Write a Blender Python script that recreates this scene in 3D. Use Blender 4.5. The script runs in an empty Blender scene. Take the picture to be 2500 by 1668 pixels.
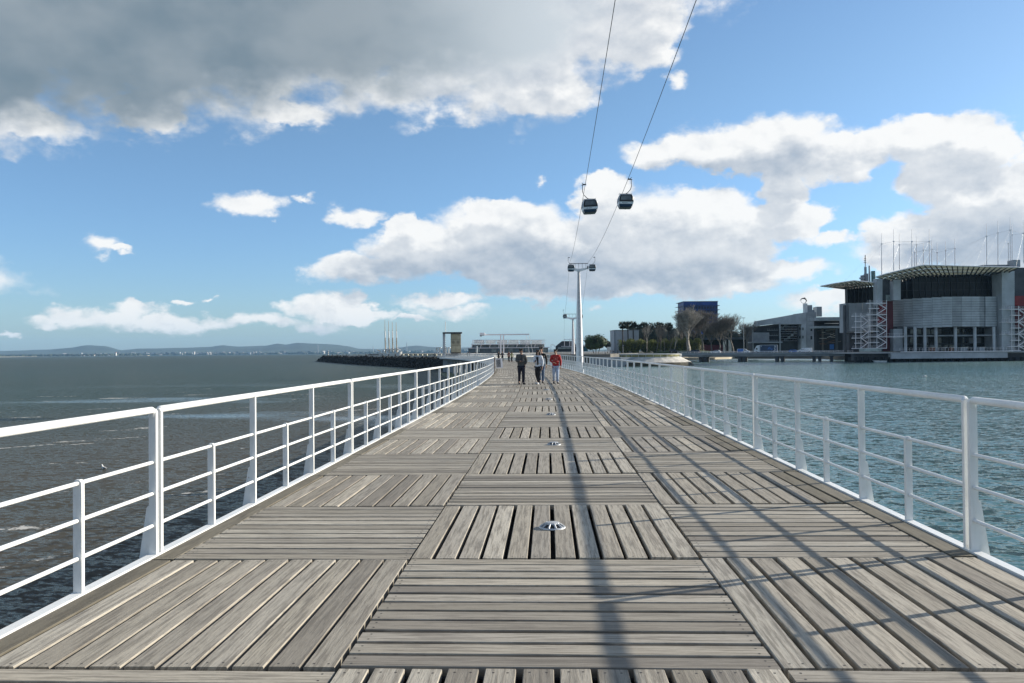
import bpy, bmesh, math, random
from math import sin, cos, tan, pi, radians, atan2, hypot
from mathutils import Vector, Matrix, noise as mnoise
random.seed(7)
R = random.Random(11)
S = bpy.context.scene
COL = S.collection

# ------------------------------------------------------------------ camera, sky, sun, exposure
EYE = Vector((0, 0, 1.65))
F = 2000.0                                    # focal length in photograph pixels (2500 wide)
YA, PI_, RO = radians(2.46), radians(0.71), radians(0.53)
fwd = Vector((-sin(YA) * cos(PI_), cos(YA) * cos(PI_), sin(PI_)))
rt0 = Vector((cos(YA), sin(YA), 0))
up0 = rt0.cross(fwd)
rt = rt0 * cos(RO) - up0 * sin(RO)
up = rt0 * sin(RO) + up0 * cos(RO)
cam = bpy.data.cameras.new('camera')
cam.sensor_width = 36
cam.lens = 36 * F / 2500
cam.clip_start = 0.1
cam.clip_end = 60000
camo = bpy.data.objects.new('camera', cam)
COL.objects.link(camo)
camo.matrix_world = Matrix(((rt.x, up.x, -fwd.x, 0), (rt.y, up.y, -fwd.y, 0), (rt.z, up.z, -fwd.z, EYE.z), (0, 0, 0, 1)))
S.camera = camo

SUN_AZ, SUN_EL = radians(67), radians(20.5)   # azimuth from +Y towards +X
S.view_settings.view_transform = 'Standard'
S.view_settings.look = 'None'
S.view_settings.gamma = 1
S.view_settings.use_curve_mapping = False
S.view_settings.exposure = 0.62
SKY = 0.0845


def direction(px, py):
    a, b = (px - 1250) / F, -(py - 834) / F
    return (fwd + rt * a + up * b).normalized()


def P(px, py, d):
    """World point that stands d metres deep in the direction of a place in the photograph."""
    a, b = (px - 1250) / F, -(py - 834) / F
    return EYE + (fwd + rt * a + up * b) * d


class NT:
    """A small helper to wire node trees."""
    def __init__(s, tree):
        s.t = tree
        s.n = tree.nodes
        s.l = tree.links

    def put(s, sock, v):
        if isinstance(v, bpy.types.NodeSocket):
            s.l.new(v, sock)
        elif v is not None:
            sock.default_value = v

    def math(s, op, a, b=None, c=None, clamp=False):
        n = s.n.new('ShaderNodeMath')
        n.operation = op
        n.use_clamp = clamp
        for i, v in enumerate((a, b, c)):
            s.put(n.inputs[i], v)
        return n.outputs[0]

    def vec(s, op, a, b=None, c=None, out=0):
        n = s.n.new('ShaderNodeVectorMath')
        n.operation = op
        for i, v in enumerate((a, b, c)):
            if v is not None:
                s.put(n.inputs[i], v)
        return n.outputs[out]

    def comb(s, x, y, z):
        n = s.n.new('ShaderNodeCombineXYZ')
        for i, v in enumerate((x, y, z)):
            s.put(n.inputs[i], v)
        return n.outputs[0]

    def sep(s, v):
        n = s.n.new('ShaderNodeSeparateXYZ')
        s.put(n.inputs[0], v)
        return n.outputs

    def noise(s, v, scale, detail=4, rough=.5, dist=0, color=False):
        n = s.n.new('ShaderNodeTexNoise')
        s.put(n.inputs['Vector'], v)
        s.put(n.inputs['Scale'], scale)
        s.put(n.inputs['Detail'], detail)
        s.put(n.inputs['Roughness'], rough)
        s.put(n.inputs['Distortion'], dist)
        return n.outputs[1 if color else 0]

    def ramp(s, v, a, b, lo=0., hi=1., smooth=True):
        n = s.n.new('ShaderNodeMapRange')
        n.interpolation_type = 'SMOOTHSTEP' if smooth else 'LINEAR'
        s.put(n.inputs[0], v)
        for i, q in ((1, a), (2, b), (3, lo), (4, hi)):
            s.put(n.inputs[i], q)
        return n.outputs[0]

    def mix(s, f, a, b, mode='MIX'):
        n = s.n.new('ShaderNodeMix')
        n.data_type = 'RGBA'
        n.blend_type = mode
        s.put(n.inputs[0], f)
        for i, v in ((6, a), (7, b)):
            if isinstance(v, (tuple, list)) and len(v) == 3:
                v = (*v, 1)
            s.put(n.inputs[i], v)
        return n.outputs[2]


# ---- sky: physical sky plus clouds laid out by compass direction and height above the horizon
W = bpy.data.worlds.new('World')
W.cycles.sampling_method = 'MANUAL'
W.cycles.sample_map_resolution = 512
S.world = W
W.use_nodes = True
T = NT(W.node_tree)
T.n.clear()
wout = T.n.new('ShaderNodeOutputWorld')
bg = T.n.new('ShaderNodeBackground')
bg.inputs[1].default_value = SKY
T.l.new(bg.outputs[0], wout.inputs[0])
sky = T.n.new('ShaderNodeTexSky')
sky.sky_type = 'NISHITA'
sky.sun_disc = False
sky.sun_elevation = SUN_EL
sky.sun_rotation = SUN_AZ
sky.air_density = 1.0
sky.dust_density = 0.5
sky.ozone_density = 2.2
tc = T.n.new('ShaderNodeTexCoord')
D3 = tc.outputs['Generated']
dx, dy, dz = T.sep(D3)
az = T.math('MULTIPLY', T.math('ARCTAN2', dx, dy), 1000.0)        # milliradians
el = T.math('MULTIPLY', T.math('ARCSINE', dz), 1000.0)
stretch = T.comb(az, T.math('MULTIPLY', el, 1.45), 0.0)
wp = T.vec('SUBTRACT', T.noise(stretch, 0.011, 5, .60, color=True), (.5, .5, .5))
wp2 = T.vec('SUBTRACT', T.noise(stretch, 0.04, 4, .55, color=True), (.5, .5, .5))
q0 = T.comb(az, el, 0.0)
q0 = T.vec('MULTIPLY_ADD', wp, (74, 50, 0), q0)
q0 = T.vec('MULTIPLY_ADD', wp2, (24, 18, 0), q0)


def azel(vx, vy):                             # in 2350-wide view pixels
    d = direction(vx * 1.0638, vy * 1.0638)
    return atan2(d.x, d.y) * 1000, math.asin(d.z) * 1000


BL = [  # clouds (x, y, rx, ry): the great bank upper left, the centre bank, the arch on the right, low banks, scraps
    (350, -62, 760, 280), (900, -62, 540, 292), (1150, -35, 340, 292), (1370, -70, 250, 222), (60, 278, 130, 36), (330, 250, 90, 40),
    (655, 255, 110, 28), (600, -420, 1500, 430), (-350, 20, 520, 240), (1230, 205, 150, 66), (1430, 60, 150, 110),
    (860, 618, 160, 42), (1010, 570, 170, 70), (925, 535, 60, 52), (1160, 560, 200, 115), (1130, 490, 80, 48), (1400, 470, 85, 80),
    (1330, 590, 250, 105), (1500, 545, 190, 125), (1640, 550, 150, 110), (1790, 520, 105, 60), (1770, 625, 130, 30), (1600, 645, 230, 45),
    (1300, 668, 220, 32), (1540, 345, 130, 38), (1740, 325, 200, 62), (1920, 358, 125, 56), (1800, 430, 55, 80), (2120, 322, 120, 52),
    (2210, 345, 100, 62), (2160, 410, 90, 60), (2060, 508, 90, 30), (2240, 440, 90, 50), (2340, 440, 90, 60), (2260, 535, 260, 70),
    (2400, 530, 260, 110), (1920, 547, 56, 18), (2060, 590, 64, 34), (1900, 690, 95, 26), (560, 464, 84, 28), (815, 492, 72, 22),
    (690, 463, 30, 9), (235, 561, 38, 20), (290, 569, 28, 8), (245, 728, 105, 24), (400, 738, 240, 20), (310, 708, 62, 22),
    (600, 736, 170, 19), (740, 700, 92, 34), (820, 718, 84, 20), (1060, 716, 100, 15), (960, 728, 70, 9), (430, 689, 22, 6), (488, 689, 16, 5),
    (1366, 711, 26, 12), (20, 773, 34, 7), (1240, 413, 18, 12), (1550, 180, 30, 22), (1800, 440, 60, 60), (1000, 690, 120, 16),
    (-350, 640, 300, 60), (2650, 700, 260, 40), (2760, 300, 300, 120)]


def field(q, blobs, thick):
    acc = None
    for (x, y, rx, ry) in blobs:
        a, e = azel(x, y)
        sx, sy = rx / 1.88, ry / 1.88
        k = min(1.0, max(.30, min(sx, sy) / 26)) if thick else 1
        v = T.vec('MULTIPLY_ADD', q, (1 / sx, 1 / sy, 0), (-a / sx, -e / sy, 0))
        v = T.vec('LENGTH', v, out=1)
        v = T.math('MULTIPLY_ADD', v, -k, k)
        acc = v if acc is None else T.math('MAXIMUM', acc, v)
    return acc


fine = T.noise(stretch, 0.019, 9, .58)
f0 = field(q0, BL, True)
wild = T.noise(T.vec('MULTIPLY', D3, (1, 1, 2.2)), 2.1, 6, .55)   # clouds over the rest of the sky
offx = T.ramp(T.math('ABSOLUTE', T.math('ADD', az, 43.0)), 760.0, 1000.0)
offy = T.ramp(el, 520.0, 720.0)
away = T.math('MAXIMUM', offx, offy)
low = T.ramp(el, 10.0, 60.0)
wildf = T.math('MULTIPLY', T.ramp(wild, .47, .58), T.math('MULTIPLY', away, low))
dens = T.math('MULTIPLY_ADD', T.math('SUBTRACT', fine, .5), .75, f0)
soft = T.noise(stretch, 0.012, 3, .5)
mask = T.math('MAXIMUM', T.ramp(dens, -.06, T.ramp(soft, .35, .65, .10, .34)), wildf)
# light comes from the upper right: look towards it through the cloud to see how much lies in the way
q1 = T.vec('ADD', q0, (12, 26, 0))
f1 = field(q1, BL, True)
fine2 = T.noise(T.vec('ADD', stretch, (7, 15, 0)), 0.019, 6, .55)
deep = T.math('MULTIPLY_ADD', T.math('SUBTRACT', fine2, .5), .9, f1)
shade = T.ramp(deep, -.02, .50)
relief = T.math('MULTIPLY', T.math('SUBTRACT', fine2, fine), 3.2)
DK = [(150, 20, 800, 225), (650, 30, 620, 190), (1000, 0, 420, 200), (-200, 110, 500, 150)]
DK2 = [(960, 640, 330, 60), (1230, 610, 280, 90), (2280, 560, 300, 90), (1280, 665, 330, 44), (1700, 380, 260, 36), (1500, 640, 300, 60)]
dark = T.ramp(T.math('MULTIPLY_ADD', T.math('SUBTRACT', T.noise(stretch, .009, 4, .5), .5), .7, field(q0, DK, False)), -.02, .42)
dark2 = T.ramp(field(q0, DK2, False), 0.0, .7)
sh = T.math('ADD', T.math('MULTIPLY', shade, .50), T.math('ADD', T.math('MULTIPLY', dark2, .38), T.math('MULTIPLY', relief, .34)), clamp=True)
ccol = T.mix(sh, (7.7, 7.7, 7.6), (3.2, 3.75, 4.5))
broad = T.noise(stretch, 0.0065, 4, .5)
grey = T.mix(T.ramp(broad, .32, .66), (1.4, 1.95, 2.4), (2.5, 2.95, 3.3))
grey = T.mix(T.ramp(az, azel(750, 0)[0], azel(1330, 0)[0]), grey, (4.9, 5.4, 5.8))
ccol = T.mix(dark, ccol, grey)
# unseen clouds overhead and behind, coloured dark grey to lower the ambient light
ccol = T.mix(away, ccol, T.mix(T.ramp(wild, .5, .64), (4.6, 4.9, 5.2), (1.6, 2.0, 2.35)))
# far clouds seen low over the water lose contrast to the air
ccol = T.mix(T.ramp(el, 60.0, 5.0, 0.0, .35), ccol, (4.6, 5.4, 6.1))
tint = T.mix(T.ramp(el, 40.0, 330.0), T.mix(T.ramp(el, -10.0, 60.0), (.66, .90, 1.36), (.75, .98, 1.33)), (.93, 1.09, 1.20))
skyc = T.mix(1.0, sky.outputs[0], tint, 'MULTIPLY')
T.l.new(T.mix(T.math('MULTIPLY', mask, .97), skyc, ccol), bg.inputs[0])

sunl = bpy.data.lights.new('sun', 'SUN')
sunl.energy = 5.0
sunl.angle = radians(0.53)
sunl.color = (1, .92, .79)
suno = bpy.data.objects.new('sun', sunl)
COL.objects.link(suno)
sd = Vector((sin(SUN_AZ) * cos(SUN_EL), cos(SUN_AZ) * cos(SUN_EL), sin(SUN_EL)))
suno.rotation_euler = sd.to_track_quat('Z', 'Y').to_euler()
suno.location = (60, 25, 40)

S.cycles.max_bounces = 6
S.cycles.diffuse_bounces = 3
S.cycles.glossy_bounces = 3
S.cycles.transmission_bounces = 4
S.cycles.volume_bounces = 0
S.cycles.use_denoising = True


# ------------------------------------------------------------------ materials
def material(name, col, rough=.6, metal=0., var=.15, scale=3., bump=0., bscale=None, emit=None, col2=None, alpha=None, coord='Object', spec=None):
    m = bpy.data.materials.new(name)
    m.use_nodes = True
    t = NT(m.node_tree)
    b = t.n['Principled BSDF']
    tcn = t.n.new('ShaderNodeTexCoord')
    nz = t.noise(tcn.outputs[coord], scale, 5, .6)
    c2 = col2 or tuple(c * (1 - var * 1.6) for c in col)
    hi = tuple(min(1, c * (1 + var * .6)) for c in col)
    t.put(b.inputs['Base Color'], t.mix(t.ramp(nz, .3, .7), c2, hi))
    b.inputs['Roughness'].default_value = rough
    b.inputs['Metallic'].default_value = metal
    if spec is not None:
        b.inputs['Specular IOR Level'].default_value = spec
    if bump:
        bn = t.n.new('ShaderNodeBump')
        bn.inputs['Strength'].default_value = bump
        bn.inputs['Distance'].default_value = .02
        t.put(bn.inputs['Height'], t.noise(tcn.outputs[coord], bscale or scale * 6, 6, .65))
        t.l.new(bn.outputs[0], b.inputs['Normal'])
    if emit:
        b.inputs['Emission Color'].default_value = (*emit[0], 1)
        b.inputs['Emission Strength'].default_value = emit[1]
    return m


def wood_material():
    m = bpy.data.materials.new('weathered_wood')
    m.use_nodes = True
    t = NT(m.node_tree)
    b = t.n['Principled BSDF']
    uv = t.n.new('ShaderNodeUVMap').outputs[0]
    oi = t.n.new('ShaderNodeObjectInfo').outputs['Random']
    at = t.n.new('ShaderNodeAttribute')
    at.attribute_name = 'tone'
    tone = t.math('FRACT', t.math('ADD', oi, at.outputs['Fac']))
    u, v, _ = t.sep(uv)
    warp = t.noise(t.comb(t.math('MULTIPLY_ADD', tone, 37., t.math('MULTIPLY', u, 1.1)), t.math('MULTIPLY', v, 5.), tone), 1.0, 2, .5)
    gx = t.math('MULTIPLY_ADD', tone, 91.0, t.math('MULTIPLY', u, 2.2))
    gy = t.math('MULTIPLY_ADD', warp, 1.3, t.math('MULTIPLY', v, 42.0))
    grain = t.noise(t.comb(gx, gy, t.math('MULTIPLY', tone, 13.)), 1.0, 5, .62)
    fib = t.noise(t.comb(t.math('MULTIPLY', gx, 6.), t.math('MULTIPLY', v, 260.), tone), 1.0, 3, .6)
    stain = t.noise(t.comb(t.math('MULTIPLY_ADD', tone, 51., t.math('MULTIPLY', u, 1.6)), t.math('MULTIPLY', v, 9.), tone), 1.3, 4, .6)
    tone2 = t.math('FRACT', t.math('MULTIPLY', tone, 7.13))
    base = t.mix(tone, (.26, .232, .186), (.47, .425, .348))
    base = t.mix(t.math('MULTIPLY', tone2, .4), base, (.335, .315, .285))
    tone3 = t.math('FRACT', t.math('MULTIPLY', tone, 23.7))
    base = t.mix(t.ramp(tone3, .72, .92, 0, .55), base, (.17, .15, .128))
    base = t.mix(t.ramp(tone3, .22, .05, 0, .5), base, (.56, .52, .44))
    base = t.mix(t.ramp(grain, .44, .64, 0, .62), base, (.115, .10, .082))
    base = t.mix(t.ramp(fib, .50, .72, 0, .50), base, (.10, .088, .074))
    base = t.mix(t.ramp(stain, .52, .74, 0, .50), base, (.15, .137, .118))
    base = t.mix(t.ramp(stain, .25, .42, .35, 0), base, (.42, .39, .325))
    ed = t.n.new('ShaderNodeAttribute')
    ed.attribute_name = 'edge'
    base = t.mix(t.math('MULTIPLY', ed.outputs['Fac'], .72), base, t.mix(t.ramp(stain, .35, .65), (.060, .052, .032), (.135, .120, .085)))
    t.put(b.inputs['Base Color'], base)
    b.inputs['Roughness'].default_value = .72
    b.inputs['Specular IOR Level'].default_value = .35
    bn = t.n.new('ShaderNodeBump')
    bn.inputs['Strength'].default_value = .8
    bn.inputs['Distance'].default_value = .004
    t.put(bn.inputs['Height'], t.math('MULTIPLY_ADD', fib, .5, grain))
    t.l.new(bn.outputs[0], b.inputs['Normal'])
    return m


def water_material():
    m = bpy.data.materials.new('estuary_water')
    m.use_nodes = True
    t = NT(m.node_tree)
    b = t.n['Principled BSDF']
    geo = t.n.new('ShaderNodeNewGeometry')
    pos = geo.outputs['Position']
    x, y, _ = t.sep(pos)
    # the pier curves away to the left: distance from its line
    bend = t.math('MULTIPLY', t.math('POWER', t.math('SUBTRACT', t.math('MINIMUM', t.math('MAXIMUM', y, 22.0), 262.0), 22.0), 2.0), 1 / 1840)
    bend = t.math('MULTIPLY_ADD', t.math('MAXIMUM', t.math('SUBTRACT', y, 262.0), 0.0), .05, bend)
    side = t.math('ADD', x, bend)
    big = t.noise(t.vec('MULTIPLY', pos, (1, .45, 1)), .011, 4, .55)
    streak = t.noise(t.vec('MULTIPLY', pos, (.35, 1.6, 1)), .035, 4, .6)
    right = t.ramp(side, -3., 3.)
    dl = t.math('SQRT', t.math('ADD', t.math('MULTIPLY', x, x), t.math('MULTIPLY', y, y)))
    near = t.ramp(t.math('ADD', dl, t.math('MULTIPLY', t.math('SUBTRACT', big, .5), 160.)), 45., 150., 1., 0.)
    leftc = t.mix(near, (.042, .062, .056), (.076, .073, .063))
    leftc = t.mix(t.ramp(streak, .45, .7, 0, .4), leftc, (.048, .058, .052))
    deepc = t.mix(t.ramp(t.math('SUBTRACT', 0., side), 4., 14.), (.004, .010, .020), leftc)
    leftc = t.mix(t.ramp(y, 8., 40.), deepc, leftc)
    rightc = t.mix(t.ramp(big, .35, .65), (.065, .145, .148), (.085, .168, .160))
    colr = t.mix(right, leftc, rightc)
    calm_ = t.math('MULTIPLY', t.ramp(t.noise(t.vec('MULTIPLY', pos, (.5, 1.1, 1)), .022, 3, .6), .50, .60), t.ramp(side, -6., -12.))
    calm_ = t.math('MULTIPLY', calm_, t.math('MULTIPLY', t.ramp(dl, 200., 90.), t.ramp(dl, 24., 45.)))
    # foam on little breaking waves over the shallows to the left
    fz = t.math('MULTIPLY', t.ramp(side, -95., -60.), t.ramp(side, -7., -13.))
    fz = t.math('MULTIPLY', fz, t.math('MULTIPLY', t.ramp(y, 6., 16.), t.ramp(y, 190., 120.)))
    fpos = t.vec('MULTIPLY', t.vec('ADD', pos, t.vec('MULTIPLY', t.noise(pos, .12, 2, .5, color=True), (9, 9, 0))), (.16, .9, 1))
    fr_ = t.n.new('ShaderNodeVectorRotate')
    fr_.rotation_type = 'Z_AXIS'
    fr_.inputs['Angle'].default_value = radians(-28)
    t.put(fr_.inputs['Vector'], t.vec('ADD', pos, t.vec('MULTIPLY', t.noise(pos, .12, 2, .5, color=True), (9, 9, 0))))
    fpos = t.vec('MULTIPLY', fr_.outputs[0], (.20, .9, 1))
    fm = t.noise(fpos, .42, 3, .55)
    fb = t.noise(pos, 2.4, 4, .7)
    foam = t.math('MULTIPLY', t.ramp(t.math('MULTIPLY_ADD', t.math('SUBTRACT', fb, .5), .42, fm), .67, .72), fz)
    colr = t.mix(foam, colr, (.50, .49, .46))
    # waves: slopes from four sizes of ripple, wind across the river
    calm = calm_
    rotp = t.n.new('ShaderNodeVectorRotate')
    rotp.rotation_type = 'Z_AXIS'
    t.put(rotp.inputs['Vector'], pos)
    rotp.inputs['Angle'].default_value = radians(12)
    rp = rotp.outputs[0]
    tot = None
    fsc = t.math('MULTIPLY_ADD', right, -.45, 1.45)
    rp = t.vec('MULTIPLY', rp, t.comb(fsc, fsc, 1.))
    for sc, amp in ((.3, .09), (1.1, .30), (2.8, .46), (8.0, .30)):
        n = t.noise(t.vec('MULTIPLY', rp, (.55, 1.0, 1)), sc, 3, .55, .4, color=True)
        v = t.vec('MULTIPLY', t.vec('SUBTRACT', n, (.5, .5, .5)), (amp * 1.0, amp * 1.6, 0))
        tot = v if tot is None else t.vec('ADD', tot, v)
    amp = t.math('MULTIPLY', t.math('MULTIPLY_ADD', calm, -.72, 1.0), t.math('MULTIPLY_ADD', right, -.7, 2.3))
    tot = t.vec('MULTIPLY', tot, t.comb(amp, amp, 0.))
    nrm = t.vec('NORMALIZE', t.vec('ADD', tot, (0, 0, 1)))
    ior = t.math('ADD', t.math('MULTIPLY_ADD', right, .20, 1.12), t.math('MULTIPLY', calm_, .12))
    fr = t.n.new('ShaderNodeFresnel')
    t.put(fr.inputs['IOR'], ior)
    t.l.new(nrm, fr.inputs['Normal'])
    body = t.n.new('ShaderNodeBsdfDiffuse')
    t.put(body.inputs['Color'], colr)
    surf = t.n.new('ShaderNodeBsdfGlossy')
    surf.inputs['Color'].default_value = (1, 1, 1, 1)
    t.put(surf.inputs['Roughness'], t.ramp(dl, 60., 700., .08, .25))
    t.l.new(nrm, surf.inputs['Normal'])
    ms = t.n.new('ShaderNodeMixShader')
    kk = t.math('ADD', t.math('MULTIPLY_ADD', right, .60, .35), t.math('MULTIPLY', calm_, .45))
    t.put(ms.inputs[0], t.math('MULTIPLY', t.math('MULTIPLY', fr.outputs[0], kk), t.math('SUBTRACT', 1., foam)))
    t.l.new(body.outputs[0], ms.inputs[1])
    t.l.new(surf.outputs[0], ms.inputs[2])
    t.l.new(ms.outputs[0], t.n['Material Output'].inputs[0])
    t.n.remove(b)
    return m


M = {}


def mk(key, *a, **k):
    M[key] = material(key, *a, **k)


M['wood'] = wood_material()


def paint_material():
    m = material('white_paint', (.80, .81, .80), .38, var=.05, scale=2.2)
    t = NT(m.node_tree)
    b = t.n['Principled BSDF']
    src = b.inputs['Base Color'].links[0].from_socket
    p = t.n.new('ShaderNodeNewGeometry').outputs['Position']
    sp = t.noise(p, 16., 3, .6)
    where = t.noise(p, .9, 2, .5)
    f = t.math('MULTIPLY', t.ramp(sp, .68, .72), t.ramp(where, .5, .62))
    grime = t.math('MULTIPLY', t.ramp(t.noise(t.vec('MULTIPLY', p, (6, 6, 1.2)), 3., 4, .6), .45, .75), .22)
    c = t.mix(grime, src, (.52, .50, .45))
    t.put(b.inputs['Base Color'], t.mix(t.math('MULTIPLY', f, .8), c, (.22, .10, .05)))
    return m


M['white_paint'] = paint_material()
M['water'] = water_material()
mk('edge_wood', (.20, .18, .125), .8, var=.35, scale=9, bump=.4)
mk('screw', (.05, .04, .035), .5, .5)
mk('white_steel', (.86, .82, .83), .5, var=.06, scale=1.5)
mk('shade_slab_and_beams', (.03, .03, .032), .8)
mk('alu', (.50, .52, .54), .48, .45)
mk('black', (.012, .012, .014), .4)
mk('dark_metal', (.05, .055, .06), .5, .3)
mk('steel', (.35, .37, .39), .45, .5)
mk('navy', (.008, .035, .085), .35)
mk('cabin_white', (.72, .76, .80), .3)
mk('glass', (.012, .016, .02), .08, spec=.8, var=.3, scale=.5)
mk('dark_glazing', (.008, .010, .012), .35, spec=.25, var=.6, scale=.15)
mk('glass_blue', (.06, .12, .17), .12, spec=.7, var=.3, scale=.4)
mk('glass_lit', (.20, .22, .22), .12, spec=.6, var=.5, scale=.3)
mk('glass_pale', (.33, .38, .37), .3, var=.3, scale=.5)
mk('concrete', (.27, .29, .31), .8, var=.12, scale=.25, bump=.3)
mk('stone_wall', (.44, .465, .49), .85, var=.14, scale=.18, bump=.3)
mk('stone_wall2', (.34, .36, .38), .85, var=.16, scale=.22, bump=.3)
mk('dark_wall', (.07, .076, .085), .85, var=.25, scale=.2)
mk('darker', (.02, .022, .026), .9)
mk('red_wall', (.22, .018, .02), .7, var=.2, scale=.3)
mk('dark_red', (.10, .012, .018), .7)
mk('blue_clad', (.010, .055, .26), .5, var=.3, scale=.15)
mk('blue_window', (.008, .016, .05), .3)
mk('beige', (.42, .38, .27), .8, var=.15, scale=.8)
mk('brown_dark', (.10, .085, .07), .8)
mk('cream', (.62, .58, .44), .8, var=.12)
mk('pale_stone', (.58, .55, .49), .85, var=.18, scale=.5, bump=.5)
mk('weed_stone', (.055, .05, .03), .9, var=.4, scale=.9, bump=.5)
mk('yellow_wall', (.30, .27, .10), .85, var=.35, scale=.3)
mk('rock', (.022, .022, .021), .95, var=.6, scale=.8, bump=.6)
mk('rock_pale', (.06, .058, .052), .95, var=.5, scale=.8)
mk('land', (.16, .15, .13), .9, var=.2, scale=.05)
mk('grass', (.035, .06, .015), .95, var=.3, scale=.4)
mk('sand', (.50, .44, .33), .9, var=.1, scale=.05)
mk('hill', (.035, .05, .035), .95, var=.35, scale=.0012)
mk('far_land', (.05, .065, .04), .95, var=.4, scale=.004)
mk('town_pale', (.34, .33, .32), .85, var=.5, scale=.01)
mk('leaf_dark', (.026, .036, .018), .7, var=.5, scale=.5)
mk('leaf_pine', (.030, .060, .016), .7, var=.5, scale=.4)
mk('leaf_bamboo', (.21, .22, .045), .7, var=.4, scale=.3)
mk('leaf_palm', (.02, .035, .014), .7, var=.4, scale=.6)
mk('bark_pale', (.34, .31, .265), .85, var=.3, scale=.8)
mk('bark_grey', (.19, .165, .14), .9, var=.3, scale=.8)
mk('bark_dark', (.07, .055, .045), .9, var=.3, scale=.8)
mk('skin', (.50, .30, .21), .55, var=.06)
mk('hair', (.012, .009, .008), .6)
mk('hair_brown', (.028, .016, .010), .6)
mk('grey_jumper', (.085, .088, .088), .9, var=.15, scale=12)
mk('dark_jeans', (.012, .016, .032), .85)
mk('white_jacket', (.66, .70, .76), .8, var=.08, scale=6)
mk('black_cloth', (.012, .012, .015), .8)
mk('blue_jeans', (.07, .12, .20), .85)
mk('pale_jeans', (.38, .46, .60), .85, var=.15, scale=8)
mk('red_hoodie', (.36, .022, .022), .85, var=.12, scale=8)
mk('pink_print', (.60, .32, .30), .8)
mk('shoe_white', (.70, .70, .70), .6)
mk('shoe_dark', (.03, .03, .035), .6)
mk('olive_cloth', (.30, .28, .10), .85)
mk('maroon_cloth', (.16, .03, .025), .85)
mk('mast_wood', (.45, .33, .20), .6)
mk('sail', (.75, .74, .70), .8)
mk('hull_white', (.72, .72, .70), .4)
mk('teal_paint', (.01, .11, .15), .6)
mk('car_dark', (.018, .02, .024), .25)
mk('car_white', (.68, .72, .76), .3)
mk('car_blue', (.02, .12, .42), .3)
mk('truck_side', (.006, .02, .055), .35, col2=(.008, .035, .10), scale=.35)
mk('rubber', (.015, .015, .015), .85)
mk('red_paint', (.5, .03, .02), .5)
mk('sign_face', (.30, .31, .32), .6, col2=(.05, .05, .06), scale=14)
mk('blue_sign', (.02, .12, .35), .5)
mk('asphalt', (.055, .055, .058), .9)
mk('rust', (.17, .07, .035), .9)
mk('tank_green', (.12, .22, .22), .5)


cg = material('canopy_glass', (.50, .52, .48), .4, var=.2, scale=.4)
cgt = NT(cg.node_tree)
tr = cgt.n.new('ShaderNodeBsdfTranslucent')
tr.inputs[0].default_value = (.46, .48, .42, 1)
mx = cgt.n.new('ShaderNodeMixShader')
mx.inputs[0].default_value = .65
cgt.l.new(cgt.n['Principled BSDF'].outputs[0], mx.inputs[1])
cgt.l.new(tr.outputs[0], mx.inputs[2])
cgt.l.new(mx.outputs[0], cgt.n['Material Output'].inputs[0])
M['canopy_glass'] = cg

# ------------------------------------------------------------------ mesh builders
WLOC = {}


def rot2(v, a):
    return Vector((v[0] * cos(a) - v[1] * sin(a), v[0] * sin(a) + v[1] * cos(a), v[2]))


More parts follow.
